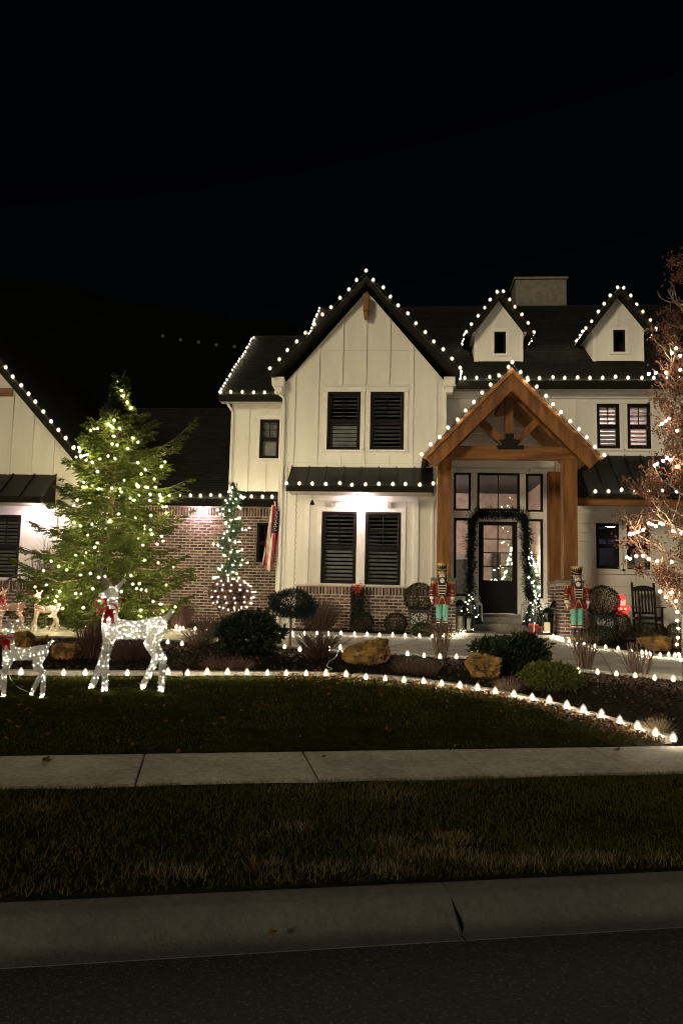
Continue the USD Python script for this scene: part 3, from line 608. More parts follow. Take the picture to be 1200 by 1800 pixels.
# main roof with ridge, left gable end, eave
roof_slope('main_roof', -3.1, 10.5, 20.42, 7.42, 26.5, 11.72, .22)
roof_slope('main_roof', -3.1, 10.5, 32.5, 7.4, 26.5, 11.70, .22, edges=False)
obj('soffit', MB().box(gx1 + .3, 10.5, 20.45, YM - .001, 7.215, 7.24), 'soffit_paint', house)
obj('side_wall', MB().prism_x([(20.97, .5), (32, .5), (32, 7.2), (26.5, 11.3), (20.97, 7.3)], -2.95, -2.8), 'white_paint', house)
obj('end_wall', MB().prism_x([(20.97, .5), (32, .5), (32, 7.2), (26.5, 11.3), (20.97, 7.3)], 10.2, 10.35), 'white_paint', house)
obj('rear_wall', MB().box(-9, 10.3, 31.8, 32, .5, 7.2), 'white_paint', house)
# dormers
def dormer(x0, x1, zb, ze, apex, Yd, win):
    xc = (x0 + x1) / 2; d = thing('dormer', loc=(xc, Yd, zb), parent=house)
    P = Polygon([(x0, zb), (x1, zb), (x1, ze), (xc, apex), (x0, ze)]).difference(sbox(win[0], win[2], win[1], win[3]))
    obj('dormer_wall', MB().prism(P, Yd, Yd + .12), 'white_paint', d)
    for x in (x0, x1 - .1): obj('dormer_cheek', MB().box(x, x + .1, Yd + .121, Yd + 3.2, zb - .3, ze), 'white_paint', d)
    for x in (x0 + .04, x1 - .04): obj('corner_board', MB().box(x - .045, x + .045, Yd - .022, Yd - .001, zb, ze - .02), 'trim_paint', d)
    obj('dormer_batten', MB().box(xc - .035, xc + .035, Yd - .018, Yd - .001, win[3] + .15, apex - .1), 'white_paint', d)
    obj('casing', MB().box(win[0] - .09, win[0], Yd - .026, Yd - .001, win[2], win[3]).box(win[1], win[1] + .09, Yd - .026, Yd - .001, win[2], win[3]).box(win[0] - .1, win[1] + .1, Yd - .03, Yd - .001, win[3] + .002, win[3] + .10).box(win[0] - .12, win[1] + .12, Yd - .05, Yd - .001, win[2] - .06, win[2] - .002), 'trim_paint', d)
    obj('window_frame', MB().box(win[0], win[0] + .04, Yd - .01, Yd + .06, win[2], win[3]).box(win[1] - .04, win[1], Yd - .01, Yd + .06, win[2], win[3]).box(win[0] + .04, win[1] - .04, Yd - .01, Yd + .06, win[2], win[2] + .04).box(win[0] + .04, win[1] - .04, Yd - .01, Yd + .06, win[3] - .04, win[3]), 'black_frame', d)
    obj('pane', MB().box(win[0] + .04, win[1] - .04, Yd + .02, Yd + .025, win[2] + .04, win[3] - .04), 'glass', d)
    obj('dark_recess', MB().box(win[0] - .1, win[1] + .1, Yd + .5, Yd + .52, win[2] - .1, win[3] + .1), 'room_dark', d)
    half = (x1 - x0) / 2 + .27; slope = (apex - ze) / ((x1 - x0) / 2); tz = apex + .20
    for s in (-1, 1):
        n = unit(np.array([slope, 1.0])); A, B = np.array([0, 0.]), np.array([half, -half * slope]); th = .13
        P = [A, B, B - n * th, A - [0, th * math.hypot(1, slope)]]
        obj('dormer_roof', MB().prism([(xc + s * p[0], tz + p[1]) for p in P], Yd - .30, Yd + 3.4), 'shingle', d)
        obj('rake_board', MB().prism([(xc + s * p[0], tz + p[1] - .01) for p in (A, B, B - n * th * 1.1, A - [0, th * 1.1 * math.hypot(1, slope)])], Yd - .328, Yd - .302), 'fascia_paint', d)
        obj('soffit', MB().box(xc + s * (half - .02), xc + s * (half - .27), Yd - .28, Yd + 1.6, ze - .12, ze - .10), 'soffit_paint', d)
    return d, tz, half, slope, xc
YD = 21.75
q = rect(833.5, 528, 918.5, 640, YD); dw = rect(868, 583, 888.5, 622, YD)
dm1 = dormer(q[0], q[1], q[2], at(833, 583, YD)[2], q[3], YD, dw)
q2 = rect(1041, 522, 1130, 637, YD); dw2 = rect(1077, 580, 1098, 619, YD)
dm2 = dormer(q2[0], q2[1], q2[2], at(1041, 577, YD)[2], q2[3], YD, dw2)
# chimney behind the ridge
q = rect(906, 487, 995, 540, 27.4)
ch = obj('chimney', MB().box(q[0], q[1], 27.4, 28.5, 10.5, q[3] - .08), 'chimney_paint', house); obj('chimney_cap', MB().box(q[0] - .06, q[1] + .06, 27.34, 28.56, q[3] - .078, q[3]), 'chimney_paint', ch)
# ---- left upper block and the brick wing
L1 = rect(456.5, 737.5, 490.5, 806, YL)
lwall = wall('left_block_wall', [(at(405, 800, YL)[0], 4.3), (gx0 - .002, 4.3), (gx0 - .002, 7.05), (at(405, 800, YL)[0], 7.05)], [L1], YL)
lxl = at(405, 800, YL)[0]
battens(lwall, [lxl + .50, lxl + 1.02, lxl + 1.45], lambda x: 4.45, lambda x: 7.0, YL, [L1], pad=.16)
obj('corner_board', MB().box(lxl, lxl + .1, YL - .025, YL - .001, 4.45, 7.04), 'trim_paint', lwall)
obj('frieze_board', MB().box(lxl + .101, gx0 - .01, YL - .028, YL - .001, 6.9, 7.04), 'trim_paint', lwall)
window(*L1, YL, slats=13, tilt=60, lowslat=84, casing=.09, bars=(1, 1), slat_h=.085); room(L1[0] - .15, L1[1] + .15, L1[2] - .3, L1[3] + .2, YL, 1.3, 'room_wall', 'slat')
obj('side_wall', MB().prism_x([(YL + .17, 4.3), (30, 4.3), (30, 6.6), (25.7, 10.0), (YL + .17, 7.0)], lxl, lxl + .15), 'white_paint', house)
lr = roof_slope('left_roof', lxl - .32, gx0 + .3, 21.05, 7.20, 25.7, 10.42, .20); roof_slope('left_roof', lxl - .32, gx0 + .3, 30.4, 7.2, 25.7, 10.40, .2, edges=False)
obj('soffit', MB().box(lxl - .3, gx0 - .02, 21.07, YL - .001, 7.0, 7.03), 'soffit_paint', house)
W1 = rect(451, 919, 479, 989, YL - .05)
YW = YL - .05
wg = wall('wing_wall', [(-9.6, .5), (gx0 - .004, .5), (gx0 - .004, 4.0), (-9.6, 4.0)], [W1], YW, 'mortar')
bricks_on(wg, -7.6, gx0 - .02, .72, 3.98, YW, holes=[(W1[0] - .01, W1[1] + .01, W1[2] - .01, W1[3] + .01)], single=False, seed=9)
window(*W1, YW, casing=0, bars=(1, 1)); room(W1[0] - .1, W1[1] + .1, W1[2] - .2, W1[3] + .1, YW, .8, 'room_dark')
roof_slope('wing_roof', -10.5, gx0 - .02, 21.02, 4.20, 26.6, 8.15, .2); obj('soffit', MB().box(-9.8, gx0 - .05, 21.03, YW - .001, 3.98, 4.0), 'soffit_paint', house)
soffit_lamp(at(352, 894, 21.1)[0], 21.07, 3.975)
# ---- garage gable at the left
gaw = rect(-40, 905, 35, 1015, YGA)
gxr = at(140, 800, YGA)[0]; gxa = gxr - 3.6
def gz(px, py): return at(px, py, YGA)[2]
zcorner = gz(138, 800)
gsl = 1.08
gg = wall('garage_wall', [(gxr - 7.2, .5), (gxr, .5), (gxr, zcorner - .25), (gxa, zcorner - .25 + 3.6 * gsl), (gxr - 7.2, zcorner - .25)], [gaw], YGA)
battens(gg, [gxr - .12 - .57 * k for k in range(7)], lambda x: gz(60, 835), lambda x: zcorner - .27 + (gxr - x) * gsl, YGA, [])
battens(gg, [gxr - .12, gxr - .5], lambda x: 1.5, lambda x: gz(60, 880), YGA, [gaw])
obj('garage_beam', MB().box(gxa - 2, at(24, 690, YGA)[0], YGA - .06, YGA - .001, gz(0, 696), gz(0, 683)), 'wood_across', gg)
roof_gable(gxa, zcorner + .1 + 3.6 * gsl, 3.85, 3.85 * gsl, YGA - .38, 27, th=.17)
obj('garage_side_wall', MB().box(gxr - .15, gxr, YGA + .17, YW - .01, .5, zcorner - .3), 'white_paint', house)
awg = awning(gxr - 4.5, at(85, 860, YGA - .4)[0], YGA, gz(60, 834), YGA - .75, at(60, 874, YGA - .75)[2], 7)
window(*gaw, YGA, slats=16, tilt=40, lowslat=40, bars=(2, 1), casing=.11)
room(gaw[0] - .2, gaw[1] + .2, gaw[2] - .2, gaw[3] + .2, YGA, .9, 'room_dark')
soffit_lamp(at(62, 885, YGA - .38)[0], YGA - .36, at(60, 881, YGA - .4)[2] - .03)
gb = obj('garage_base', MB().box(gxr - 7, gxr + .02, YGA - .10, YGA - .001, .5, gz(60, 1022)), 'mortar', house)
bricks_on(gb, gxr - 3.5, gxr + .02, .72, gz(60, 1022), YGA - .10, single=False, seed=15)
# downspouts and gutters
dsp = MB().tube([(gx0 - .28, 19.55, 7.25), (gx0 - .27, 19.6, 7.08), (gx0 - .16, 19.68, 6.9), (gx0 + .0, YG - .07, 6.75), (gx0 + .02, YG - .07, 6.5), (gx0 + .02, YG - .07, .8)], .04, 6)
obj('downspout', dsp, 'trim_paint', house, smooth=40)
obj('downspout', MB().tube([(lxl - .1, 21.1, 7.12), (lxl - .08, 21.2, 6.95), (lxl + .03, YL - .05, 6.75), (lxl + .03, YL - .05, 4.5)], .04, 6), 'trim_paint', house, smooth=40)
obj('downspout', MB().tube([(gx0 - .06, YG + .06, 6.6), (gx0 - .06, YG + .06, .8)], .035, 6), 'trim_paint', house, smooth=40)

# ------------------------------------------------------------------ strings of bulbs along the roof edges
def poly_at(pts, n):
    pts = np.asarray(pts, float); L = np.r_[0, np.cumsum(np.linalg.norm(np.diff(pts, axis=0), axis=1))]
    t = np.linspace(0, L[-1], n); return np.stack([np.interp(t, L, pts[:, k]) for k in range(3)], 1)
BULB = MB().lathe([(0, -.046), (.026, -.036), (.041, -.008), (.036, .02), (.018, .044), (0, .05)], n=8).get()
def light_string(name, label, pts, n, jitter=.012, bulb=1.0, group=None, skip=()):
    t = thing(name, label, 'light string', pts[0], group=group); rr = np.random.default_rng(n * 7 + len(label))
    P = poly_at(pts, n) + rr.normal(0, jitter, (n, 3))
    obj('wire', MB().tube(np.vstack([P - [0, 0, .045]]), .006, 4), 'green_wire', t)
    for k, p in enumerate(P):
        if k in skip: continue
        an = rr.uniform(-.3, .3); v = BULB[0] * bulb; v = np.stack([v[:, 0] * math.cos(an) - v[:, 2] * math.sin(an), v[:, 1], v[:, 0] * math.sin(an) + v[:, 2] * math.cos(an)], 1)
        b_ = obj('bulb', (v * .62 + p, BULB[1]), 'bulb_glow', t); obj('bulb_glass', (v * 1.28 + p, BULB[1]), 'halo_glow', b_)  # bulb core, plus an added larger glowing shell as its halo
    return t
roofg = 'strings of white bulbs along the roof edges'
yr = 19.40
gA, gB, gC = (-1.06 - 2.47, yr, 7.46), (-1.06, yr, 10.08), (-1.06 + 2.47, yr, 7.46)
light_string('light_string', 'white bulb string up the left edge of the tall central gable', [gA, gB], 12, group=roofg)
light_string('light_string', 'white bulb string down the right edge of the tall central gable', [(-.86, yr, 9.86), gC], 11, group=roofg)
light_string('light_string', 'short white bulb string running back along the right eave of the tall gable', [(1.44, 19.6, 7.46), (1.46, 20.35, 7.46)], 6, bulb=.7, group=roofg)
light_string('light_string', 'white bulb string on the long eave under the two dormers', [(1.6, 20.40, 7.49), (9.2, 20.40, 7.49)], 24, group=roofg)
light_string('light_string', 'white bulb string on the low eave of the set back left block', [(lxl - .28, 21.02, 7.26), (gx0 - .12, 21.02, 7.26)], 7, group=roofg)
light_string('light_string', 'close set white bulbs up the slanting left roof end beside the dark sky', [(lxl - .33, 21.1, 7.27), (lxl - .33, 25.7, 10.48)], 21, bulb=.78, group=roofg)
light_string('light_string', 'close set white bulbs on the roof end just left of the tall gable', [(-3.12, 22.6, 9.0), (-3.12, 26.5, 11.78)], 15, bulb=.75, group=roofg)
light_string('light_string', 'white bulb string on the eave above the brick wing', [(-8.6, 20.99, 4.27), (gx0 - .15, 20.99, 4.27)], 19, group=roofg)
light_string('light_string', 'white bulb string on the metal awning over the central windows', [(-2.93, 18.93, 4.36), (.72, 18.93, 4.36)], 12, group=roofg)
pe = 2.10
light_string('light_string', 'white bulb string up the left slope of the timber porch gable', [(ax - pe, 18.1, az - 2.19 + .05), (ax - .1, 18.1, az - .03)], 11, group=roofg)
light_string('light_string', 'white bulb string down the right slope of the timber porch gable', [(ax, 18.1, az + .06), (ax + pe, 18.1, az - 2.19 + .05)], 12, group=roofg)
light_string('light_string', 'white bulb string on the metal roof edge right of the porch', [(4.72, 19.33, 4.31), (9.3, 19.33, 4.31)], 15, group=roofg)
light_string('light_string', 'white bulb string on the garage gable cut by the left picture edge', [(gxa + .9, YGA - .4, zcorner + .15 + 2.7 * gsl), (gxr + .22, YGA - .4, zcorner + .12 - .22 * gsl)], 15, group=roofg)
for (d_, tz, half, slope, xc), nm in ((dm1, 'dormer left of the chimney'), (dm2, 'dormer right of the chimney')):
    yd = YD - .32; zl = tz + .05 - half * slope
    light_string('light_string', f'white bulb string on the front edges of the {nm}', [(xc - half, yd, zl), (xc, yd, tz + .07), (xc + half, yd, zl)], 12 if xc < 3.5 else 12, group=roofg)
    light_string('light_string', f'close set bulbs along the left eave of the {nm}', [(xc - half - .02, YD - .15, zl), (xc - half - .02, YD + .85, zl)], 6, bulb=.6, group=roofg)
    light_string('light_string', f'close set bulbs along the right eave of the {nm}', [(xc + half + .02, YD - .15, zl), (xc + half + .02, YD + .85, zl)], 6, bulb=.6, group=roofg)

# ------------------------------------------------------------------ stake lights beside the lawn and the walk
st = thing('stake_light', 'white cone bulb on a stake in the row along the curved lawn edging', 'stake light', (0, 0, 0), group='stake lights along the lawn edging')
SB = MB().lathe([(0, -.005), (.022, 0), (.030, .02), (.027, .045), (.013, .075), (0, .088)], n=8)
sbv = SB.get()[0]; b_ = obj('bulb', (sbv * [.72, .72, .82] + [0, 0, .077], SB.get()[1]), 'stake_glow', st); obj('bulb_glass', (sbv * [1.5, 1.5, 1.22] + [0, 0, .072], SB.get()[1]), 'halo_glow', b_)  # outer shell is added and glows faintly to give the bulb a halo
obj('socket', MB().lathe([(.0, .045), (.016, .045), (.019, .074), (0, .076)], n=7), 'green_wire', st)
obj('stake', MB().bar((0, 0, -.06), (0, 0, .045), .012, .004), 'green_wire', st)
fx = [(-30, 1180), (37, 1180), (112, 1180), (150, 1180), (224, 1180), (295, 1180), (330, 1180), (364, 1180), (400, 1180), (434, 1180), (470, 1180), (503, 1181), (538, 1181), (573, 1182), (608, 1184), (643, 1187), (677, 1190), (710, 1193), (744, 1195), (776, 1199), (808, 1203), (839, 1207), (870, 1212), (903, 1218), (935, 1223), (965, 1229), (996, 1238), (1025, 1246), (1057, 1254), (1089, 1263), (1120, 1274), (1152, 1285), (1183, 1295)]
def bulb_spot(px, py, off=.115):
    g = gnd(px, py, off); return np.array([g[0], g[1], ground_z(g[0], g[1])])
first = True
def place(src, spots, label, group, flag=[True], lift=.0, rr=np.random.default_rng(5)):
    for k, (px, py) in enumerate(spots):
        g = bulb_spot(px, py) + [0, 0, lift]
        copy(src, g, rr.uniform(0, 360), rr.uniform(.82, .96), label, group)
g0 = bulb_spot(*fx[0]); UsdGeom.Xformable(stage.GetPrimAtPath(st)).GetOrderedXformOps()[0].Set(Gf.Vec3d(*map(float, g0)))
place(st, fx[1:], None, None)
nearw = [(320, 1130), (295, 1127), (500, 1135), (527, 1140), (579, 1139), (598, 1137), (716, 1148), (745, 1150), (773, 1153), (802, 1153), (832, 1153), (953, 1166), (983, 1172), (1016, 1178), (1050, 1179), (1083, 1182), (1116, 1185), (1150, 1189), (1183, 1192)]
place(st, nearw, 'white bulb on a stake along the garden side of the curved walk', 'stake lights on the garden side of the walk')
farw = [(40, 1086), (57, 1086), (70, 1087), (84, 1087), (99, 1088), (40, 1098), (62, 1098), (83, 1098), (106, 1098), (128, 1099), (150, 1099), (301, 1099), (310, 1101), (317, 1102), (322, 1103), (343, 1103), (365, 1105), (388, 1106), (493, 1112), (514, 1112), (535, 1113), (557, 1112), (577, 1113), (599, 1112), (623, 1113), (645, 1113), (667, 1114), (690, 1114), (712, 1116), (737, 1116), (759, 1117), (779, 1116), (795, 1116), (802, 1115), (808, 1114), (814, 1112), (817, 1110)]
place(st, farw, 'white bulb on a stake along the house side of the walk left of the door', 'stake lights on the house side of the walk, left of the door')
farr = [(972, 1117), (978, 1119), (983, 1120), (988, 1122), (1000, 1126), (1015, 1128), (1026, 1130), (1045, 1134), (1064, 1136), (1086, 1138), (1109, 1142), (1128, 1145), (1135, 1146), (1142, 1147), (1160, 1149), (1175, 1149), (1186, 1151), (1194, 1152)]
place(st, farr, 'white bulb on a stake along the walk right of the brick porch pier', 'stake lights right of the porch pier')

# ------------------------------------------------------------------ plants
def stems(A, B, r0_, r1_, rng, bow=.12, seg=3):
    """thin three-sided tapering stems from A to B, each bowed a little"""
    A, B = np.asarray(A, float), np.asarray(B, float); n = len(A); d = B - A; L = np.linalg.norm(d, axis=1, keepdims=True); u = d / np.maximum(L, 1e-9)
    a = np.cross(u, rng.normal(size=(n, 3))); a = unit(a); b = np.cross(u, a); bowv = a * rng.normal(0, bow, (n, 1)) * L
    rings = []
    r0_ = np.broadcast_to(r0_, (n,))[:, None]; r1_ = np.broadcast_to(r1_, (n,))[:, None]
    for k in range(seg + 1):
        t = k / seg; c = A + d * t + bowv * (4 * t * (1 - t)); rad = r0_ * (1 - t) + r1_ * t
        rings.append(np.stack([c + rad * (math.cos(q) * a + math.sin(q) * b) for q in (0, 2.094, 4.189)], 1))
    V = np.stack(rings, 1).reshape(-1, 3); base = np.arange(n)[:, None] * 3 * (seg + 1); F = []
    for k in range(seg):
        for j in range(3):
            j2 = (j + 1) % 3; F.append(base + [k * 3 + j, k * 3 + j2, k * 3 + 3 + j2, k * 3 + 3 + j])
    return V, np.stack(F, 1).reshape(-1, 4)
def sphere_dirs(n, rng): return unit(rng.normal(size=(n, 3)))
def gp(x, y): return np.array([x, y, float(ground_z(x, y))])
def spot(px, Y): q = at(px, 900, Y); return gp(q[0], Y)
def bush(name, label, cat, base, rx, rz, m, n, L, W, seed, cz=None, group=None, stem='brown_twig', up=.2, lump=.16, inner=.55, ry=None, twigs=24, low=-1.0):
    r = np.random.default_rng(seed); t = thing(name, label, cat, base, group=group); ry = ry or rx
    cz = rz if cz is None else cz; c = np.array(base) + [0, 0, cz]
    D = sphere_dirs(n, r); D = D[D[:, 2] > low]; rad = (inner + (1 - inner) * r.random(len(D)) ** .5) * (1 + lump * 2 * (meshkit.fbm(D * 2.3 + seed, 3, seed) - .5))
    P = c + D * rad[:, None] * [rx, ry, rz]; P[:, 2] = np.maximum(P[:, 2], base[2] + .01)
    A = unit(D + r.normal(0, .6, D.shape) + [0, 0, up])
    obj('foliage', cards(P, A, L * r.uniform(.7, 1.3, len(P)), W * r.uniform(.7, 1.3, len(P)), r), m, t)
    e = sphere_dirs(twigs, r); e[:, 2] = np.abs(e[:, 2]); A0 = np.repeat(np.array(base)[None], twigs, 0) + r.normal(0, .03, (twigs, 3)) * [1, 1, 0] - [0, 0, .03]
    obj('stem', stems(A0, c + e * [rx * .8, ry * .8, rz * .8], .012, .004, r), stem, t)
    return t
def twig_bush(name, label, cat, base, h, spread, n, m, seed, foot=.06, r0=.006, side=2, group=None, flat=1.0, hv=.3):
    r = np.random.default_rng(seed); t = thing(name, label, cat, base, group=group); an = r.uniform(0, 2 * math.pi, n); q = r.random(n) ** .5
    foot_p = np.stack([np.cos(an) * foot * q, np.sin(an) * foot * q * flat, np.full(n, -.02)], 1) + base
    hh = h * r.uniform(1 - hv, 1.05, n); tip = np.stack([np.cos(an) * spread * q, np.sin(an) * spread * q * flat, hh * (1 - .25 * q ** 2)], 1) + base + r.normal(0, .03, (n, 3))
    obj('stem', stems(foot_p, tip, r0, r0 * .4, r, .05), m, t, kind='stuff')
    if side:
        k = np.repeat(np.arange(n), side); f = r.uniform(.35, .95, len(k))[:, None]; p = foot_p[k] * (1 - f) + tip[k] * f
        e = unit((tip - foot_p)[k]) + r.normal(0, .5, (len(k), 3)); obj('twig', stems(p, p + unit(e) * h * r.uniform(.12, .3, (len(k), 1)), r0 * .55, r0 * .25, r, .06), m, t, kind='stuff')
    return t

# the big lit cedar
CY = 16.6; cb = spot(192, CY); r = np.random.default_rng(21)
cedar = thing('cedar_tree', 'tall shaggy green cedar full of warm lights left of the brick wing', 'tree', cb)
ch_ = at(208, 650, CY)[2] - cb[2]
obj('trunk', MB().tube([cb + [0, 0, -.05], cb + [.02, 0, 1.5], cb + [.05, 0, 3.2], cb + [.12, 0, ch_ - .3], cb + [.2, 0, ch_]], [.11, .085, .055, .02, .006], 8), 'bark', cedar, smooth=True)
Rc = lambda z: np.interp(z, [0, .4, 1.0, 1.6, 2.3, 3.0, 3.7, 4.3, 4.8, 5.2, ch_], [1.55, 1.78, 1.80, 1.65, 1.36, 1.15, .92, .66, .30, .11, .03])
brs = []
for k in range(225):
    z = .12 + (ch_ - .25) * (k / 225) ** 1.12; brs.append((z, k * 2.39996 + r.normal(0, .3), Rc(z) * r.uniform(.58, 1.22)))
brs += [(3.40, -.05, 1.85), (3.45, -.10, 1.6), (3.0, -.05, 1.75), (2.75, .02, 1.7), (4.7, .05, .62), (4.85, .25, .55), (4.95, 3.0, .4), (4.55, 3.0, .75), (4.3, -.1, .85), (4.1, 3.2, .85), (2.2, .1, 1.75), (3.3, .05, 1.25), (4.35, .2, .9), (4.5, .1, .75), (4.0, .0, .95), (1.1, math.pi + .1, 2.0), (1.0, math.pi - .1, 1.9), (.8, math.pi, 2.0), (1.3, .1, 1.95), (3.6, math.pi, 1.15), (2.9, math.pi - .2, 1.45)]
CP, CD, CL, CW = [], [], [], []; limb = MB()
for z, an, L in brs:
    o = cb + [.04 * z / 2, 0, z]; d = np.array([math.cos(an), math.sin(an), 0]); up_ = r.uniform(.05, .4) + .25 * (z / ch_) + (.35 if 3.38 < z < 3.46 and L > 1.5 else 0)
    tt = np.linspace(0, 1, 9)[:, None]; curve = o + d * L * tt + np.array([0, 0, 1.0]) * L * (up_ * tt - .5 * tt ** 2 + .34 * tt ** 4)
    limb.tube(curve[::2], np.linspace(.018, .004, 5) * (L / 1.5 + .25), 4)
    nb = int(10 + 15 * L); f = r.uniform(.18, 1.0, nb); idx = f * 8; i0 = np.minimum(idx.astype(int), 7); p = curve[i0] * (1 - (idx - i0))[:, None] + curve[i0 + 1] * (idx - i0)[:, None]
    tan = unit(curve[i0 + 1] - curve[i0]); side = np.cross(tan, [0, 0, 1.0]) * np.where(r.random(nb) < .5, -1, 1)[:, None]
    bl = (.12 + .30 * L * (1.05 - f)) * r.uniform(.6, 1.2, nb); bd = unit(tan * .9 + side * .75 + r.normal(0, .12, (nb, 3)) - [0, 0, .12])
    ncard = 16
    for j in range(ncard):
        s = (j + .5) / ncard; q = p + bd * (bl * s)[:, None] - np.array([0, 0, 1.0]) * (.22 * bl * s ** 2)[:, None]
        sd = np.cross(bd, [0, 0, 1.0]) * (1 if j % 2 else -1)
        CP.append(q); CD.append(unit(bd * .9 + sd * .6 - np.array([0, 0, .28]) + r.normal(0, .25, q.shape))); CL.append(np.full(nb, .095) * r.uniform(.6, 1.3, nb)); CW.append(np.full(nb, .023))
ni = 16000; zf = ch_ * r.random(ni) ** 1.25 * .93; an_ = r.uniform(0, 6.283, ni); rq = np.array([Rc(z) for z in zf]) * .62 * r.random(ni) ** .6
CP.append(np.stack([cb[0] + rq * np.cos(an_), cb[1] + rq * np.sin(an_), cb[2] + .1 + zf], 1)); CD.append(unit(np.stack([np.cos(an_), np.sin(an_), r.normal(-.3, .3, ni)], 1))); CL.append(r.uniform(.06, .13, ni)); CW.append(np.full(ni, .03))
obj('limb', limb, 'bark', cedar)
obj('foliage', cards(np.vstack(CP), np.vstack(CD), np.concatenate(CL), np.concatenate(CW), r, .1), 'cedar_needle', cedar)
c3 = [(620,155),(640,200),(650,228),(672,262),(690,292),(601,355),(595,397),(480,410),(497,402),(515,400),(570,375),(632,400),(450,540),(437,545),(455,565),(525,560),(570,545),(487,578),(727,580),(745,640),(655,672),(768,708),(820,708),(440,685),(440,707),(453,707),(483,700),(520,717),(632,717),(590,715),(730,705),(640,735),(705,777),(790,780),(850,765),(845,780),(860,812),(877,812),(877,845),(795,858),(715,868),(625,850),(355,880),(390,895),(425,915),(335,860),(485,905),(573,893),(765,915),(793,935),(860,992),(852,968),(753,1015),(828,1010),(500,1027),(400,1068),(452,1058),(270,1100),(310,1127),(352,1147),(477,1165),(520,1185),(425,1172),(400,550),(415,500),(700,450),(585,385),(617,485),(600,440),(850,600),(870,575),(490,1245),(720,1245),(745,1250),(770,1255),(700,1220),(735,1218),(280,1245),(300,1285),(315,1260),(285,1345),(330,1350),(440,1345),(400,1270),(620,1350),(580,1320),(640,1260),(555,1180),(230,1150),(250,1290)]
cl = thing('light_string', 'warm small lights wound through the shaggy cedar tree', 'light string', cb)
SMALL = MB().ball((0, 0, 0), .024, 1).get()
def small_bulbs(parent, P, m, rad=1.0, name='bulb'):
    for p in P: obj(name, (SMALL[0] * rad + p, SMALL[1]), m, parent)
pts = []
for a, b in c3:
    q = at(a / 3, 620 + b / 3, CY); z = q[2] - cb[2]; dx = q[0] - cb[0]; pts.append([q[0] * 1, CY - (max(Rc(z) ** 2 - dx * dx, 0.01) ** .5) * r.uniform(.7, 1.02), q[2]])
for k in range(80):
    z = ch_ * r.random() ** 1.15 * .85; an = r.uniform(0, 2 * math.pi); R_ = Rc(z) * r.uniform(.45, .98); pts.append([cb[0] + math.cos(an) * R_, CY + math.sin(an) * R_, cb[2] + z + .05])
pts = np.array(pts); pts[:, 0] = EYE[0] + (pts[:, 0] - EYE[0]) * np.where(np.arange(len(pts)) < len(c3), pts[:, 1] / CY, 1); pts[:, 2] = np.where(np.arange(len(pts)) < len(c3), EYE[2] + (pts[:, 2] - EYE[2]) * pts[:, 1] / CY, pts[:, 2])
small_bulbs(cl, pts, 'tree_bulb_glow', .72)
# narrow spiral evergreen with lights
SY = 17.0; sb_ = spot(408, SY); r = np.random.default_rng(31)
spt = thing('spiral_tree', 'narrow evergreen clipped to a spiral and dotted with white lights', 'topiary tree', sb_)
zt, zb_ = at(402, 850, SY)[2] - sb_[2], at(408, 1035, SY)[2] - sb_[2]
obj('trunk', MB().tube([sb_ - [0, 0, .05], sb_ + [0, 0, zb_ + .5], sb_ + [-.05, 0, zt]], [.045, .035, .008], 6), 'bark', spt)
n = 15000; h = r.random(n) ** 1.15; ang = h * 2 * math.pi * 3.2 + 1.2; Rs = np.interp(h, [0, .55, .85, 1], [.30, .28, .22, .02])
off = .45 * Rs; tw = r.normal(0, .46, (n, 3)); P = np.stack([off * np.cos(ang), off * np.sin(ang), zb_ + .05 + h * (zt - zb_ - .05)], 1) + tw * (Rs * .62)[:, None] * [1, 1, .9]
obj('foliage', cards(P + sb_, unit(tw + r.normal(0, .4, (n, 3)) + [0, 0, .15]), r.uniform(.03, .06, n), .011, r), 'spruce_needle', spt)
extra = np.array([[-.08, 0, zt - .02], [.06, 0, zt - .05], [-.2, 0, zt - .32], [.22, 0, zt - .30]]); E0 = sb_ + extra * [1, 1, 1]
obj('leader', MB().add(*cards(np.repeat(E0, 14, 0) + r.normal(0, .02, (56, 3)), np.repeat([[-.3, 0, 1], [.5, 0, 1], [-1, 0, .25], [1, 0, .5]], 14, 0) + r.normal(0, .3, (56, 3)), .07, .012, r)), 'spruce_needle', spt)
sl = thing('light_string', 'white lights wound round the narrow spiral evergreen', 'light string', sb_)
hh = np.linspace(.0, .97, 74); an = hh * 2 * math.pi * 9; Rr = np.interp(hh, [0, .55, .85, 1], [.30, .29, .24, .05]); cx = .45 * Rr * np.cos(hh * 2 * math.pi * 3.2 + 1.2)
small_bulbs(sl, np.stack([cx + Rr * np.cos(an) * .85, -.02 + Rr * np.sin(an) * .9, zb_ + .08 + hh * (zt - zb_ - .12)], 1) + sb_ + r.normal(0, .03, (74, 3)), 'stake_glow', .75)
bs = spot(409, 16.2); bc = at(409, 1045, 16.2)
bush('round_shrub', 'dark ball shaped shrub under a net of small white lights', 'shrub', bs,   .43, .32, 'red_twig', 6500, .07, .02, 33, cz=bc[2] - bs[2], twigs=60)
nl = thing('net_light', 'net of small white lights over the dark ball shaped shrub', 'net lights', bc)
NP = []
for i in range(8):
    th = math.pi * (i + .7) / 8.6
    for j in range(max(3, int(16 * math.sin(th)))):
        ph = 2 * math.pi * (j + (.5 if i % 2 else 0)) / max(3, int(16 * math.sin(th))); NP.append([.46 * math.sin(th) * math.cos(ph), .46 * math.sin(th) * math.sin(ph), .345 * math.cos(th)])
NP = [p for p in NP if p[1] < .12]
small_bulbs(nl, np.array(NP) + bc + r.normal(0, .012, (len(NP), 3)), 'stake_glow', .5)
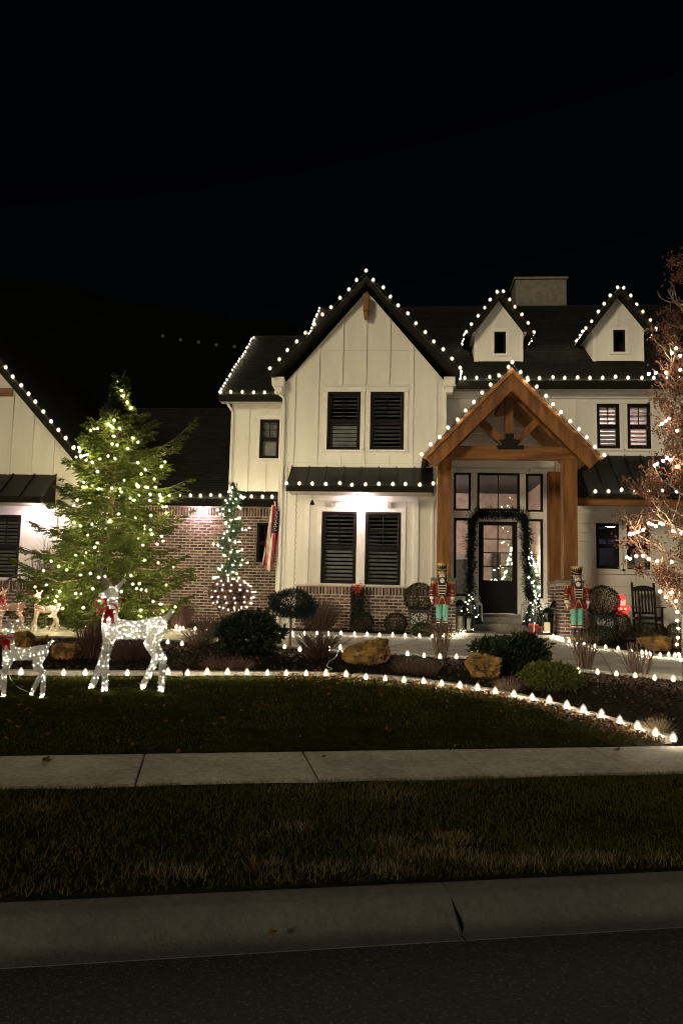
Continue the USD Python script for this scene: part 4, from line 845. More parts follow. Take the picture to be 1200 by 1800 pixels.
# shrubs of the bed
def base_at(px, py): g = gnd(px, py); return gp(g[0], g[1])
bush('broadleaf_shrub', 'large dark green leafy shrub below the spiral tree', 'shrub', base_at(437, 1150), .54, .36, 'dark_leaf', 3600, .10, .046, 41, cz=.34, up=.25, lump=.42, inner=.35)
bush('broadleaf_shrub', 'dark glossy leafed shrub behind the right boulder by the walk', 'shrub', base_at(914, 1186), .40, .29, 'dark_leaf', 2600, .10, .044, 42, cz=.30, up=.25, lump=.42, inner=.35)
bush('broadleaf_shrub', 'low dark leafy shrub spreading left of the glossy one, above the boulder', 'shrub', base_at(868, 1172), .36, .15, 'dark_leaf', 900, .09, .042, 43, cz=.30, lump=.5, inner=.2)
bush('yellow_shrub', 'low yellow green shrub beside the right end of the lawn edging', 'shrub', base_at(968, 1213), .40, .17, 'yellow_leaf', 2600, .06, .03, 44, cz=.17, lump=.4, inner=.4)
# weeping blue spruce on a stem
wb = base_at(509, 1143); wz = 1.0; r = np.random.default_rng(45)
ws = thing('weeping_spruce', 'dark blue green weeping spruce grafted on a bare stem', 'topiary tree', wb)
top = at(509, 1062, wb[1]); hz_ = top[2] - wb[2]
obj('trunk', MB().tube([wb - [0, 0, .04], wb + [.01, 0, hz_ * .5], wb + [0, 0, hz_]], [.028, .024, .02], 7), 'bark', ws, smooth=True)
n = 9000; D = sphere_dirs(n, r); rad = (.5 + .5 * r.random(n) ** .5) * (1 + .5 * (meshkit.fbm(D * 2.6, 3, 8) - .5)); P = wb + [.02, 0, hz_ + .02] + D * rad[:, None] * [.42, .40, .26]; P[:, 2] += -.22 * np.clip(P[:, 0] - wb[0] - .05, 0, 1) * r.random(n)
obj('foliage', cards(P, unit(D + r.normal(0, .5, (n, 3)) - [0, 0, .5]), .05, .010, r), 'blue_spruce', ws)
obj('hanging_shoot', stems(wb + np.c_[r.uniform(-.2, .5, 26), r.uniform(-.3, .2, 26), np.full(26, hz_)], wb + np.c_[r.uniform(-.25, .5, 26), r.uniform(-.3, .2, 26), np.full(26, hz_) - r.uniform(.2, .5, 26)], .008, .003, r), 'blue_spruce', ws)
# bare and twiggy shrubs
twig_bush('red_grass', 'russet ornamental grass clump left of the brick wall', 'grass clump', spot(322, 17.6), .72, .42, 420, 'red_twig', 51, .12, .005, 1)
twig_bush('bare_shrub', 'low reddish bare shrub right of the russet grass clump', 'shrub', spot(380, 15.6), .55, .50, 160, 'red_twig', 52, .08, .006, 3)
twig_bush('bare_shrub', 'dark twiggy bare shrub near the walk, left of the leafy shrub', 'shrub', base_at(350, 1138), .36, .42, 130, 'brown_twig', 53, .05, .005, 4)
twig_bush('bare_shrub', 'brown fine twigged shrub below the brick base left of the sled', 'shrub', spot(565, 18.6), .85, .62, 520, 'brown_twig', 54, .2, .005, 2)
twig_bush('bare_shrub', 'dark bare shrub on the bed left of the big boulder', 'shrub', base_at(562, 1158), .50, .48, 170, 'brown_twig', 55, .05, .006, 4)
twig_bush('bare_shrub', 'upright vase shaped bare shrub in front of the left brick pier', 'shrub', base_at(775, 1158), .80, .20, 34, 'brown_twig', 56, .09, .011, 2)
twig_bush('bare_shrub', 'upright vase shaped bare shrub in front of the right soldier figure', 'shrub', base_at(1027, 1180), .68, .22, 34, 'brown_twig', 57, .10, .011, 2)
twig_bush('bare_shrub', 'upright vase shaped bare shrub near the right tree trunk', 'shrub', base_at(1122, 1190), .60, .26, 34, 'brown_twig', 58, .10, .010, 2)
twig_bush('bare_shrub', 'dark reddish bare shrub just behind the standing lit deer', 'shrub', base_at(163, 1158), .62, .28, 150, 'red_twig', 59, .10, .007, 2)
twig_bush('bare_shrub', 'low russet twiggy shrub on the mulch behind the lawn edging', 'shrub', base_at(400, 1180), .20, .42, 260, 'red_twig', 60, .25, .005, 2)
twig_bush('bare_shrub', 'low twiggy shrub between the deer legs on the mulch', 'shrub', base_at(232, 1160), .32, .40, 200, 'red_twig', 61, .22, .005, 2)
twig_bush('bare_shrub', 'low leafless shrub on the mulch right of the big boulder', 'shrub', base_at(735, 1186), .24, .40, 240, 'brown_twig', 62, .25, .005, 2)
twig_bush('bare_shrub', 'tall bare climbing twigs beside the lit garage window', 'shrub', gp(at(108, 900, 17.9)[0], 17.9), 2.05, .75, 95, 'brown_twig', 63, .28, .008, 9)
twig_bush('lavender', 'grey fine stemmed tuft below the right boulder', 'plant', base_at(893, 1222), .22, .20, 260, 'brown_twig', 64, .05, .0035, 0)
gt = base_at(1158, 1296); r = np.random.default_rng(65)
og = thing('ornamental_grass', 'pale tan tussock of dry grass near the right end of the edging', 'grass clump', gt)
n = 420; an = r.uniform(0, 6.283, n); el = r.uniform(.25, 1.45, n); obj('blade', blades(np.repeat(gt[None], n, 0) + r.normal(0, .02, (n, 3)) * [1, 1, 0], np.stack([np.cos(an) * np.cos(el), np.sin(an) * np.cos(el), np.sin(el)], 1), r.uniform(.14, .26, n), .006, r), 'tan_blade', og)
bx = [(640, 18.9, .28, .25, 'round clipped boxwood right of the wooden sled'), (698, 18.9, .28, .25, 'round clipped boxwood left of the planter by the left pier'), (1082, 18.4, .30, .36, 'round boxwood between the right planter and the glowing figure'), (1135, 18.2, .42, .24, 'wide low boxwood mound in front of the rocking chair'), (745, 17.7, .26, .17, 'dark boxwood ball in front of the left planter'), (1052, 17.6, .34, .20, 'dark boxwood ball in front of the right planter'), (1190, 17.6, .34, .26, 'boxwood mound right of the rocking chair behind the stone')]
for k, (px, Y, rx, rz, lab) in enumerate(bx):
    bush('boxwood', lab, 'shrub', spot(px, Y), rx, rz, 'boxwood_leaf', 3600, .032, .014, 70 + k, inner=.75, lump=.1)

# ------------------------------------------------------------------ boulders
def boulder(label, px, py, w, d, h, seed, group=None, flat=.85, c=None):
    r = np.random.default_rng(seed); b = base_at(px, py) if c is None else c
    D = sphere_dirs(22, r); P = np.sign(D) * np.abs(D) ** .60 * r.uniform(.82, 1.0, (22, 1)); hull = trimesh.convex.convex_hull(P)
    m = hull.subdivide_to_size(.075); v = m.vertices.copy(); n = unit(v)
    rg = np.abs(meshkit.fbm(v * 3.0 + seed, 4, seed + 5) - .5); v = v + n * (.16 * (meshkit.fbm(v * 2.2 + seed, 4, seed) - .5) + .10 * (meshkit.fbm(v * 8 + seed, 3, seed + 2) - .5) - .16 * np.clip(.10 - rg, 0, 1) / .10)[:, None]
    v = v * [w / 2, d / 2, h * .62]; v[:, 2] += h * .33
    m = trimesh.Trimesh(v, m.faces, process=False)
    p = obj('boulder', (m.vertices + b, m.faces), 'boulder', smooth=32, label=label, cat='boulder', group=group); return p
boulder('big square tan boulder in the middle of the bed', 646, 1166, .92, .65, .50, 81)
boulder('tan boulder leaning beside the dark glossy shrub', 852, 1190, .62, .5, .40, 82)
boulder('long flat topped tan boulder right of the walk by the rocking chair', 1150, 1143, .78, .5, .36, 83)
boulder('second pale boulder at the right edge beyond the long flat one', 1196, 1140, .4, .4, .30, 84)
boulder('dark brown boulder behind the small lit deer', 35, 1146, .50, .45, .42, 85)
boulder('low brown boulder right of the small deer tail', 118, 1158, .5, .4, .28, 86)
boulder('low rounded boulder between the two lit deer', 72, 1140, .34, .4, .26, 87)
# mulch and fallen leaves
r = np.random.default_rng(90)
bed = Polygon([*ep, *[tuple(p) for p in wr[::-1][:1]], (4.6, 11.9), *[tuple(p) for p in wn], ]).buffer(0)
x0, y0, x1, y1 = bed.bounds; q = np.stack([r.uniform(x0, x1, 60000), r.uniform(y0, y1, 60000)], 1); q = q[contains_xy(bed, q[:, 0], q[:, 1])][:30000]
obj('bark_mulch', cards(np.c_[q, ground_z(q[:, 0], q[:, 1]) + r.uniform(.0, .02, len(q))], np.c_[r.normal(0, 1, (len(q), 2)), r.uniform(-.1, .35, len(q))], r.uniform(.03, .07, len(q)), r.uniform(.01, .025, len(q)), r), 'bark_chip', kind='stuff', cat='mulch', label='dark bark mulch of the planting bed behind the lawn edging')
i = r.integers(55, 119, 900); q = ep[i] + r.normal(0, .06, (900, 2)) + np.abs(r.normal(0, .45, (900, 1))) * unit(xy(0, S3)[None] * [[1, 1]] - ep[i] + [[0, 0]]) * [1, 1]
q2 = ep[i] + np.c_[np.zeros(900), -np.abs(r.normal(0, .35, 900))]; ok = contains_xy(lawn_poly, q2[:, 0], q2[:, 1]); q2 = q2[ok]
q3 = np.stack([r.uniform(-5, 2.5, 500), r.uniform(6.5, 11, 500)], 1); q3 = q3[contains_xy(lawn_poly, q3[:, 0], q3[:, 1])][:150]
q4 = np.stack([r.uniform(x0, x1, 2400), r.uniform(y0, y1, 2400)], 1); q4 = q4[contains_xy(bed, q4[:, 0], q4[:, 1])][:700]
q = np.vstack([q2, q3, q4])
obj('fallen_leaves', cards(np.c_[q, ground_z(q[:, 0], q[:, 1]) + np.r_[np.full(len(q2) + len(q3), .05), np.full(len(q4), .03)]], np.c_[r.normal(0, 1, (len(q), 2)), r.normal(.1, .35, len(q))], r.uniform(.04, .085, len(q)), r.uniform(.025, .05, len(q)), r), 'dead_leaf', kind='stuff', cat='fallen leaves', label='brown fallen leaves scattered over lawn edge and planting bed')
for px, py, s, lab in [(84, 1347, .10, 'curled dark leaf lying on the left paving slab'), (570, 1340, .05, 'small dark leaf on the middle of the pavement'), (1085, 1326, .08, 'torn dark leaf at the far pavement joint on the right'), (480, 1655, .05, 'small dark leaf lying in the gutter'), (315, 1331, .06, 'brown leaf at the lawn side of the pavement'), (130, 1218, .1, 'brown leaf on the lawn by the deer feet')]:
    g = gnd(px, py); z = (ground_z(g[0], g[1]) + .036) if py > 1325 and py < 1390 else ground_z(g[0], g[1]) + .03
    v, f = cards([[g[0] - s / 2, g[1], z]] * 2, [[1, .2, .25], [.8, -.3, .5]], s, s * .6, np.random.default_rng(px)); v[:, 2] = np.maximum(v[:, 2], z)
    obj('leaf', (v, f), 'dead_leaf', label=lab, cat='leaf')

# ------------------------------------------------------------------ autumn tree at the right edge
r = np.random.default_rng(101); tb = gp(at(1207, 1190, 12.0)[0], 12.0)
at_ = thing('autumn_tree', 'small tree with sparse brown leaves and lights at the right edge', 'tree', tb)
segs, tips = [], []
def grow(p, d, L, rad, depth):
    n = 4; pts = [p]
    for k in range(n):
        d = unit(d + r.normal(0, .13, 3) + [0, 0, .06]); p = p + d * L / n; pts.append(p)
    segs.append((np.array(pts), rad, rad * .62)); pts = np.array(pts)
    if depth <= 2: tips.extend([(q, d, depth) for q in pts[1:]])
    if depth > 0:
        for k in range(3 if depth > 1 else 4):
            q = pts[r.integers(1, n + 1)]; e = unit(np.cross(d, r.normal(size=3))); grow(q, unit(d * r.uniform(.5, 1.0) + e * r.uniform(.4, .9) + [0, 0, .12]), L * r.uniform(.55, .78), rad * .55, depth - 1)
trunkp = np.array([tb + [0, 0, -.05], tb + [.0, 0, .9], tb + [.06, .02, 1.9], tb + [.14, 0, 3.2], tb + [.24, .05, 4.8], tb + [.28, 0, 6.6]])
obj('trunk', MB().tube(trunkp, [.075, .065, .055, .04, .025, .01], 8), 'bark', at_, smooth=True)
for z, an, L in [(.95, 3.0, 1.0), (1.15, 3.5, .95), (1.3, 2.5, .95), (1.55, 3.3, 1.0), (1.75, 2.8, 1.0), (2.0, 3.7, .9), (2.2, 3.05, .95), (2.45, 2.6, .85), (2.7, 3.4, .8), (2.9, 3.0, .75), (3.3, 3.3, .75), (3.55, 2.8, .75), (3.9, 3.1, .65), (4.5, 3.4, .5), (4.7, 2.9, .75), (5.0, 3.3, .6), (5.3, 2.9, .6), (5.5, 3.3, .5), (5.8, 3.0, .5), (6.1, 3.3, .45), (6.4, 2.9, .4), (4.3, 3.2, .9), (4.1, 2.9, 1.0), (1.2, .3, .8), (2.0, .0, .8), (3.0, .4, .8), (4.0, -.3, .7), (1.6, 1.6, .8), (2.6, 4.6, .7), (3.6, 1.5, .7)]:
    f = np.interp(z, trunkp[:, 2] - tb[2], np.arange(6)); k = int(min(f, 4)); p = trunkp[k] * (1 - (f - k)) + trunkp[k + 1] * (f - k)
    grow(p, unit([math.cos(an), math.sin(an), .75]), L * .70, .022, 2)
lm = MB()
for pts, a, b in segs: lm.tube(pts, np.linspace(a, b, len(pts)), 4 if a > .01 else 3)
obj('branch', lm, 'pale_bark', at_)
LP, LD = [], []
for q, d, depth in tips:
    keep = .66 if q[2] < tb[2] + 3.4 else .6
    for k in range(6 if depth < 2 else 3):
        if r.random() < keep and meshkit.noise(q * 2.2, 4) > .30: LP.append(q + r.normal(0, .045, 3)); LD.append(unit(r.normal(0, .6, 3) + [0, 0, -.5]))
obj('crown', cards(LP, LD, r.uniform(.045, .085, len(LP)), r.uniform(.022, .042, len(LP)), r), 'autumn_leaf', at_)
rl = thing('light_string', 'white lights draped over the small brown leaved tree at the right edge', 'light string', tb)
rpx = [(1140, 657), (1152, 655), (1170, 655), (1195, 650), (1180, 620), (1195, 625), (1188, 612), (1170, 740), (1163, 745), (1190, 757), (1176, 735), (1155, 815), (1165, 810), (1178, 808), (1190, 820), (1150, 818), (1172, 805), (1140, 920), (1130, 932), (1113, 938), (1120, 935), (1107, 939), (1145, 922), (1152, 925), (1160, 920), (1165, 922), (1183, 933), (1195, 938), (1107, 982), (1118, 978), (1130, 977), (1140, 983), (1155, 987), (1180, 988), (1102, 980), (1160, 1040), (1170, 1050), (1178, 1042), (1188, 1057), (1190, 1076), (1190, 1091), (1192, 1105), (1191, 1121), (1189, 1133), (1196, 1160), (1193, 1150)]
P = np.array([at(a, b, 11.9 + r.uniform(-.35, .25)) for a, b in rpx]); small_bulbs(rl, P, 'stake_glow', .95)
o = np.argsort(P[:, 2]); obj('wire', MB().tube(P[o][:12], .004, 3), 'green_wire', rl)

# ------------------------------------------------------------------ lit deer
def capsule_body(bones, edge=.022, it=12):
    """one continuous skin round tapering bones"""
    parts = []
    for (p, a), (q, b) in bones:
        a, b = a * .92, b * .92
        A = m3.Manifold.sphere(a, 20).translate(tuple(p)); B = m3.Manifold.sphere(b, 20).translate(tuple(q)); parts.append(m3.Manifold.batch_hull([A, B]))
    m = m3.Manifold.batch_boolean(parts, m3.OpType.Add).refine_to_length(edge).to_mesh()
    t = trimesh.Trimesh(m.vert_properties[:, :3], m.tri_verts); trimesh.smoothing.filter_taubin(t, iterations=it); return t
def ribbon_bow(t, c, s, seed=1):
    b = thing('bow', loc=c, parent=t); c = np.array(c)
    for sg in (-1, 1):
        for k, tilt in ((0, .35), (1, -.25)):
            an = np.linspace(0, 2 * math.pi, 13); x = sg * (.5 - .5 * np.cos(an)) * s * (1 - .2 * k); z = np.sin(an) * s * .36 + (.5 - .5 * np.cos(an)) * s * tilt; V, F = [], []
            for q in range(13):
                w = s * (.16 + .20 * (1 - math.cos(an[q])) / 2)
                V += [[x[q], -.05 - w * .6, z[q]], [x[q], -.05 + w * .6, z[q] + .02]]
            F = [(2 * q, 2 * q + 2, 2 * q + 3, 2 * q + 1) for q in range(12)]; obj('loop', MB().add(np.array(V) + c, F), 'red_ribbon', b, smooth=50)
        V = []; F = []
        for q in range(6):
            f = q / 5; V += [[sg * s * (.05 + .30 * f), -.06 - .03 * math.sin(f * 5), -f * s * 1.15], [sg * s * (.05 + .30 * f) + s * .32, -.05 + .03 * math.sin(f * 6), -f * s * 1.1 - .01]]
        obj('ribbon_tail', MB().add(np.array(V) + c, [(2 * q, 2 * q + 2, 2 * q + 3, 2 * q + 1) for q in range(5)]), 'red_ribbon', b, smooth=50)
    obj('knot', MB().ball(c + [0, -.07, 0], s * .17, 1, (1, .7, 1)), 'red_ribbon', b)
def deer(name, label, loc, scale=1.0, rz=0, antlers=True, m='tinsel', g='deer_bulb_glow', seed=1, bow=True, nb=280, head=(-.10, -.12)):
    r = np.random.default_rng(seed); t = thing(name, label, 'lit deer', (0, 0, 0))
    hx_, hy_ = head
    J = dict(chest=((-.27, 0, .73), .128), mid=((0, 0, .72), .112), rump=((.26, 0, .76), .128), nb=((-.30, 0, .85), .095), nt=((-.27, -.01, 1.10), .058), hd=((-.27, -.03, 1.17), .062), mz=((-.27 + hx_, -.03 + hy_, 1.12), .036),
             fa=((-.28, -.085, .64), .07), fb=((-.30, -.09, .36), .042), fc=((-.29, -.10, .05), .036), ga=((-.29, .08, .64), .07), gb=((-.39, .09, .36), .042), gc=((-.49, .09, .05), .036),
             ha=((.27, -.08, .68), .095), hb=((.24, -.09, .55), .075), hc=((.37, -.09, .40), .045), hd2=((.37, -.10, .05), .035), ia=((.22, .08, .68), .095), ib=((.17, .09, .55), .075), ic=((.26, .09, .40), .045), id=((.11, .09, .05), .035),
             ta=((.35, 0, .85), .032), tb=((.44, 0, .95), .026), e1=((-.31, .02, 1.22), .022), e1b=((-.37, .05, 1.31), .016), e2=((-.22, -.04, 1.22), .022), e2b=((-.14, -.05, 1.31), .016))
    B = [('chest', 'mid'), ('mid', 'rump'), ('chest', 'nb'), ('nb', 'nt'), ('nt', 'hd'), ('hd', 'mz'), ('chest', 'fa'), ('fa', 'fb'), ('fb', 'fc'), ('chest', 'ga'), ('ga', 'gb'), ('gb', 'gc'), ('rump', 'ha'), ('ha', 'hb'), ('hb', 'hc'), ('hc', 'hd2'), ('rump', 'ia'), ('ia', 'ib'), ('ib', 'ic'), ('ic', 'id'), ('rump', 'ta'), ('ta', 'tb'), ('e1', 'e1b'), ('e2', 'e2b'), ('hd', 'e1'), ('hd', 'e2')]
    body = capsule_body([(J[a], J[b]) for a, b in B])
    pts, fi = trimesh.sample.sample_surface(body, 9500, seed=seed); nrm = body.face_normals[fi]
    tang = unit(np.cross(nrm, r.normal(size=nrm.shape)) + nrm * r.normal(0, .35, (len(pts), 1)))
    obj('body', cards(pts - nrm * .006, tang, r.uniform(.018, .042, len(pts)), r.uniform(.007, .013, len(pts)), r), m, t)
    coarse = capsule_body([(J[a], J[b]) for a, b in B], .075, 4); e = coarse.edges_unique; v = coarse.vertices
    k = np.linalg.norm(v[e[:, 0]] - v[e[:, 1]], axis=1) > .03
    obj('wire_frame', stems(v[e[k, 0]], v[e[k, 1]], .0022, .0022, r, 0, 1), 'white_wire', t)
    p2, f2 = trimesh.sample.sample_surface(body, nb, seed=seed + 9); p2 = p2 - body.face_normals[f2] * .004
    S = MB().ball((0, 0, 0), .0085, 0).get()
    for p in p2: obj('bulb', (S[0] + p, S[1]), g, t)
    for f in ('fc', 'gc', 'hd2', 'id'):
        for q in range(3): obj('bulb', (S[0] * 1.5 + np.array(J[f][0]) + r.normal(0, .02, 3) + [0, -.03, -.01], S[1]), g, t)
    if antlers:
        for sg, x in ((-1, -.33), (1, -.21)):
            base = np.array([x, -.0, 1.21]); a = MB(); main = np.array([base, base + [sg * .05, .0, .10], base + [sg * .12, .02, .19], base + [sg * .13, .0, .27]])
            a.tube(main, [.016, .015, .012, .008], 5); a.tube([main[1], main[1] + [sg * .09, -.05, .07]], [.011, .006], 5); a.tube([main[2], main[2] + [sg * .10, -.02, .06]], [.010, .006], 5); a.tube([main[2], main[2] + [-sg * .05, -.03, .08]], [.009, .005], 5)
            obj('antler', a, 'antler_wire', t)
    if bow: ribbon_bow(t, (-.29, -.115, .98), .155)
    ops = UsdGeom.Xformable(stage.GetPrimAtPath(t)); ops.GetOrderedXformOps()[0].Set(Gf.Vec3d(*map(float, loc))); x = UsdGeom.Xform(stage.GetPrimAtPath(t))
    if rz: x.AddRotateZOp().Set(float(rz))
    x.AddScaleOp().Set(Gf.Vec3f(scale, scale, scale)); return t
gd = gnd(231, 1220); dS = 1.0
deer('lit_deer', 'big antlered wire deer with white lights and red bow on the lawn', gp(gd[0], gd[1]) + [0, 0, .03], 1.0, 6, True, seed=3)
gd = gnd(40, 1229)
deer('lit_deer', 'small wire deer with white lights cut by the left picture edge', gp(gd[0], gd[1]) + [0, 0, .02], .66, 4, False, seed=4, nb=130)
far1 = spot(33, 15.9)
fd = deer('lit_deer', 'rosy lit deer with red bow in front of the wagon wheel', far1, .70, 5, False, 'tinsel_rose', 'rose_bulb_glow', 5, nb=90)
deer('lit_deer', 'rosy lit deer half hidden by the lower cedar branches', spot(93, 15.8), .68, 8, False, 'tinsel_rose', 'rose_bulb_glow', 6, bow=False, nb=90)

# ------------------------------------------------------------------ toy soldiers by the porch piers
def soldier(name, label, loc, rz):
    t = thing(name, label, 'nutcracker', (0, 0, 0))
    obj('base', MB().box(-.24, .24, -.17, .17, 0, .06), 'gold_paint', t)
    for s in (-1, 1):
        x = s * .085
        obj('boot', MB().lathe([(0, .06), (.062, .06), (.066, .12), (.058, .17), (.060, .26), (0, .26)], (x, 0, 0), 10).ball((x, -.07, .10), .055, 1, (1, 1.3, .7)), 'black_paint', t)
        obj('boot_cuff', MB().lathe([(.058, .26), (.072, .262), (.074, .335), (.06, .34), (0, .34)], (x, 0, 0), 10), 'red_paint', t)
        obj('boot_trim', MB().lathe([(.060, .29), (.0765, .288), (.0765, .306), (.06, .308)], (x, 0, 0), 10), 'white_enamel', t)
        obj('trouser_leg', MB().lathe([(0, .34), (.074, .341), (.084, .50), (.090, .72), (0, .725)], (x, 0, 0), 12), 'mint_paint', t, smooth=40)
        # arm: shoulder, sleeve bent inward, cuff, hand
        obj('sleeve', MB().tube([(s * .25, 0, 1.20), (s * .285, -.01, 1.05), (s * .28, -.03, .90)], [.072, .066, .058], 9), 'red_paint', t, smooth=50)
        obj('sleeve_band', MB().lathe([(.055, .94), (.070, .94), (.070, .955), (.055, .955)], (s * .282, -.028, 0), 9).lathe([(.06, 1.03), (.076, 1.03), (.076, 1.045), (.06, 1.045)], (s * .285, -.012, 0), 9), 'gold_paint', t)
        obj('cuff', MB().lathe([(.05, .84), (.068, .84), (.068, .90), (.05, .90)], (s * .28, -.03, 0), 9), 'white_enamel', t)
        hand = thing('hand', loc=(s * .28, -.035, .79), parent=t); hm = MB().ball((s * .28, -.035, .80), .044, 1, (.8, 1, 1.1))
        obj('palm', hm, 'skin_paint', hand)
        for k in range(4): obj('finger', MB().tube([(s * .28 + s * .012, -.065 + k * .019, .775), (s * .275, -.070 + k * .019, .735 - .004 * (k % 2)), (s * .26, -.066 + k * .017, .715)], [.0095, .009, .007], 5), 'skin_paint', hand)
        obj('thumb', MB().tube([(s * .265, -.07, .80), (s * .25, -.09, .77), (s * .245, -.085, .745)], [.011, .010, .008], 5), 'skin_paint', hand)
        obj('epaulette', MB().lathe([(0, 1.285), (.05, 1.28), (.09, 1.255), (.092, 1.235), (0, 1.235)], (s * .235, 0, 0), 10), 'gold_paint', t)
        fr = MB()
        for k in range(9): a = k / 9 * 2 * math.pi; fr.bar((s * .235 + .085 * math.cos(a), .085 * math.sin(a), 1.236), (s * .235 + .09 * math.cos(a), .09 * math.sin(a), 1.18), .012, .012)
        obj('fringe', fr, 'gold_paint', t)
        obj('coat_tail', MB().add([(s * .03, -.135, .90), (s * .20, -.11, .90), (s * .215, -.12, .70), (s * .10, -.15, .715), (s * .03, -.12, .90), (s * .20, -.09, .90), (s * .215, -.09, .70), (s * .10, -.12, .715)], [(0, 1, 2, 3), (7, 6, 5, 4), (0, 4, 5, 1), (1, 5, 6, 2), (2, 6, 7, 3), (3, 7, 4, 0)]), 'red_paint', t)
        obj('coat_trim', MB().bar((s * .03, -.152, .895), (s * .10, -.168, .712), .014, .01, (0, 1, 0)).bar((s * .10, -.168, .71), (s * .215, -.138, .695), .014, .01, (0, 1, 0)), 'gold_paint', t)
    obj('coat', MB().lathe([(0, .722), (.17, .725), (.165, .86), (.155, .90), (.20, 1.06), (.215, 1.18), (.18, 1.25), (.08, 1.29), (0, 1.29)], n=14, sy=.68), 'red_paint', t, smooth=40)
    obj('belt', MB().lathe([(.15, .865), (.176, .868), (.176, .915), (.15, .918)], n=14, sy=.70), 'black_paint', t); obj('buckle', MB().box(-.035, .035, -.142, -.124, .862, .922), 'gold_paint', t)
    obj('shirt_front', MB().prism([(-.085, .93), (.085, .93), (.115, 1.22), (-.115, 1.22)], -.156, -.120), 'black_paint', t)
    for k in range(4): z = .965 + k * .062; w = .06 + .012 * k; obj('braid', MB().box(-w, w, -.166, -.157, z, z + .016).ball((-w, -.163, z + .008), .015, 0).ball((w, -.163, z + .008), .015, 0), 'white_enamel', t)
    for s in (-1, 1): obj('lapel_trim', MB().bar((s * .088, -.158, .93), (s * .118, -.158, 1.22), .014, .014, (0, 1, 0)), 'gold_paint', t)
    hd = obj('head', MB().lathe([(0, 1.27), (.075, 1.275), (.11, 1.31), (.122, 1.38), (.118, 1.46), (0, 1.465)], n=14, sy=.92), 'skin_paint', t, smooth=40)
    obj('hair', MB().lathe([(.10, 1.26), (.138, 1.28), (.142, 1.40), (.126, 1.463), (.11, 1.463)], (0, .028, 0), 14), 'black_paint', t)
    face = 'white_enamel'
    obj('face_plate', MB().ball((0, -.062, 1.375), .092, 2, (1.0, .62, .92)), 'white_enamel', t, smooth=True)
    for s in (-1, 1):
        obj('eye', MB().ball((s * .042, -.112, 1.405), .021, 1, (1, .5, 1)), 'white_enamel', t); obj('pupil', MB().ball((s * .042, -.1215, 1.403), .0125, 1, (1, .5, 1)), 'black_paint', t)
        obj('eyebrow', MB().bar((s * .02, -.118, 1.432), (s * .068, -.103, 1.438), .010, .012), 'black_paint', t)
        obj('cheek', MB().ball((s * .06, -.100, 1.36), .017, 1, (1, .45, 1)), 'red_ribbon', t)
        obj('moustache', MB().tube([(s * .004, -.126, 1.352), (s * .04, -.122, 1.340), (s * .075, -.104, 1.362)], [.015, .013, .004], 6), 'black_paint', t)
        obj('ear', MB().ball((s * .124, .0, 1.38), .024, 1, (.5, .8, 1.2)), 'skin_paint', t)
    obj('nose', MB().ball((0, -.128, 1.378), .018, 1, (.8, 1.1, 1.1)), 'skin_paint', t)
    obj('mouth', MB().box(-.034, .034, -.124, -.112, 1.303, 1.325), 'white_enamel', t)
    obj('beard', MB().prism([(-.062, 1.30), (.062, 1.30), (.05, 1.24), (.0, 1.205), (-.05, 1.24)], -.142, -.092), 'white_enamel', t)
    obj('hat', MB().lathe([(0, 1.463), (.132, 1.464), (.136, 1.55), (.150, 1.66), (.145, 1.672), (0, 1.675)], n=16), 'black_paint', t, smooth=40)
    zz = MB()
    for k in range(16):
        a0, a1, am = [2 * math.pi * (k + f) / 16 for f in (0, 1, .5)]; q = lambda a, R, z: (R * math.cos(a), R * math.sin(a), z)
        zz.add([q(a0, .153, 1.665), q(a1, .153, 1.665), q(am, .147, 1.60)], [(0, 2, 1)])
    obj('hat_zigzag', zz.lathe([(.148, 1.655), (.157, 1.657), (.157, 1.682), (.148, 1.684)], n=16), 'gold_paint', t)
    obj('chin_chain', MB().tube([(.142 * math.cos(a), .142 * math.sin(a), 1.575 - .055 * math.sin((-a) if a < 0 else 0) ** 2) for a in np.linspace(-math.pi, 0, 13)], .008, 5), 'gold_paint', t)
    obj('hat_peak', MB().lathe([(.13, 1.466), (.165, 1.468), (.165, 1.482), (.13, 1.486)], n=16), 'gold_paint', t)
    obj('hat_finial', MB().lathe([(0, 1.674), (.03, 1.676), (.018, 1.70), (.03, 1.72), (.012, 1.745), (0, 1.76)], n=8), 'gold_paint', t)
    x = UsdGeom.Xform(stage.GetPrimAtPath(t)); x.GetOrderedXformOps()[0].Set(Gf.Vec3d(*map(float, loc))); x.AddRotateZOp().Set(float(rz)); x.AddScaleOp().Set(Gf.Vec3f(.84, .9, .98)); return t
ns = soldier('nutcracker', 'red coated toy soldier in mint trousers before the left brick pier', spot(778, 18.0) + [0, 0, .055], -3)
copy(ns, spot(1012, 17.9) + [0, 0, .055], 4, (.84, .9, .98), 'red coated toy soldier in mint trousers before the right brick pier')

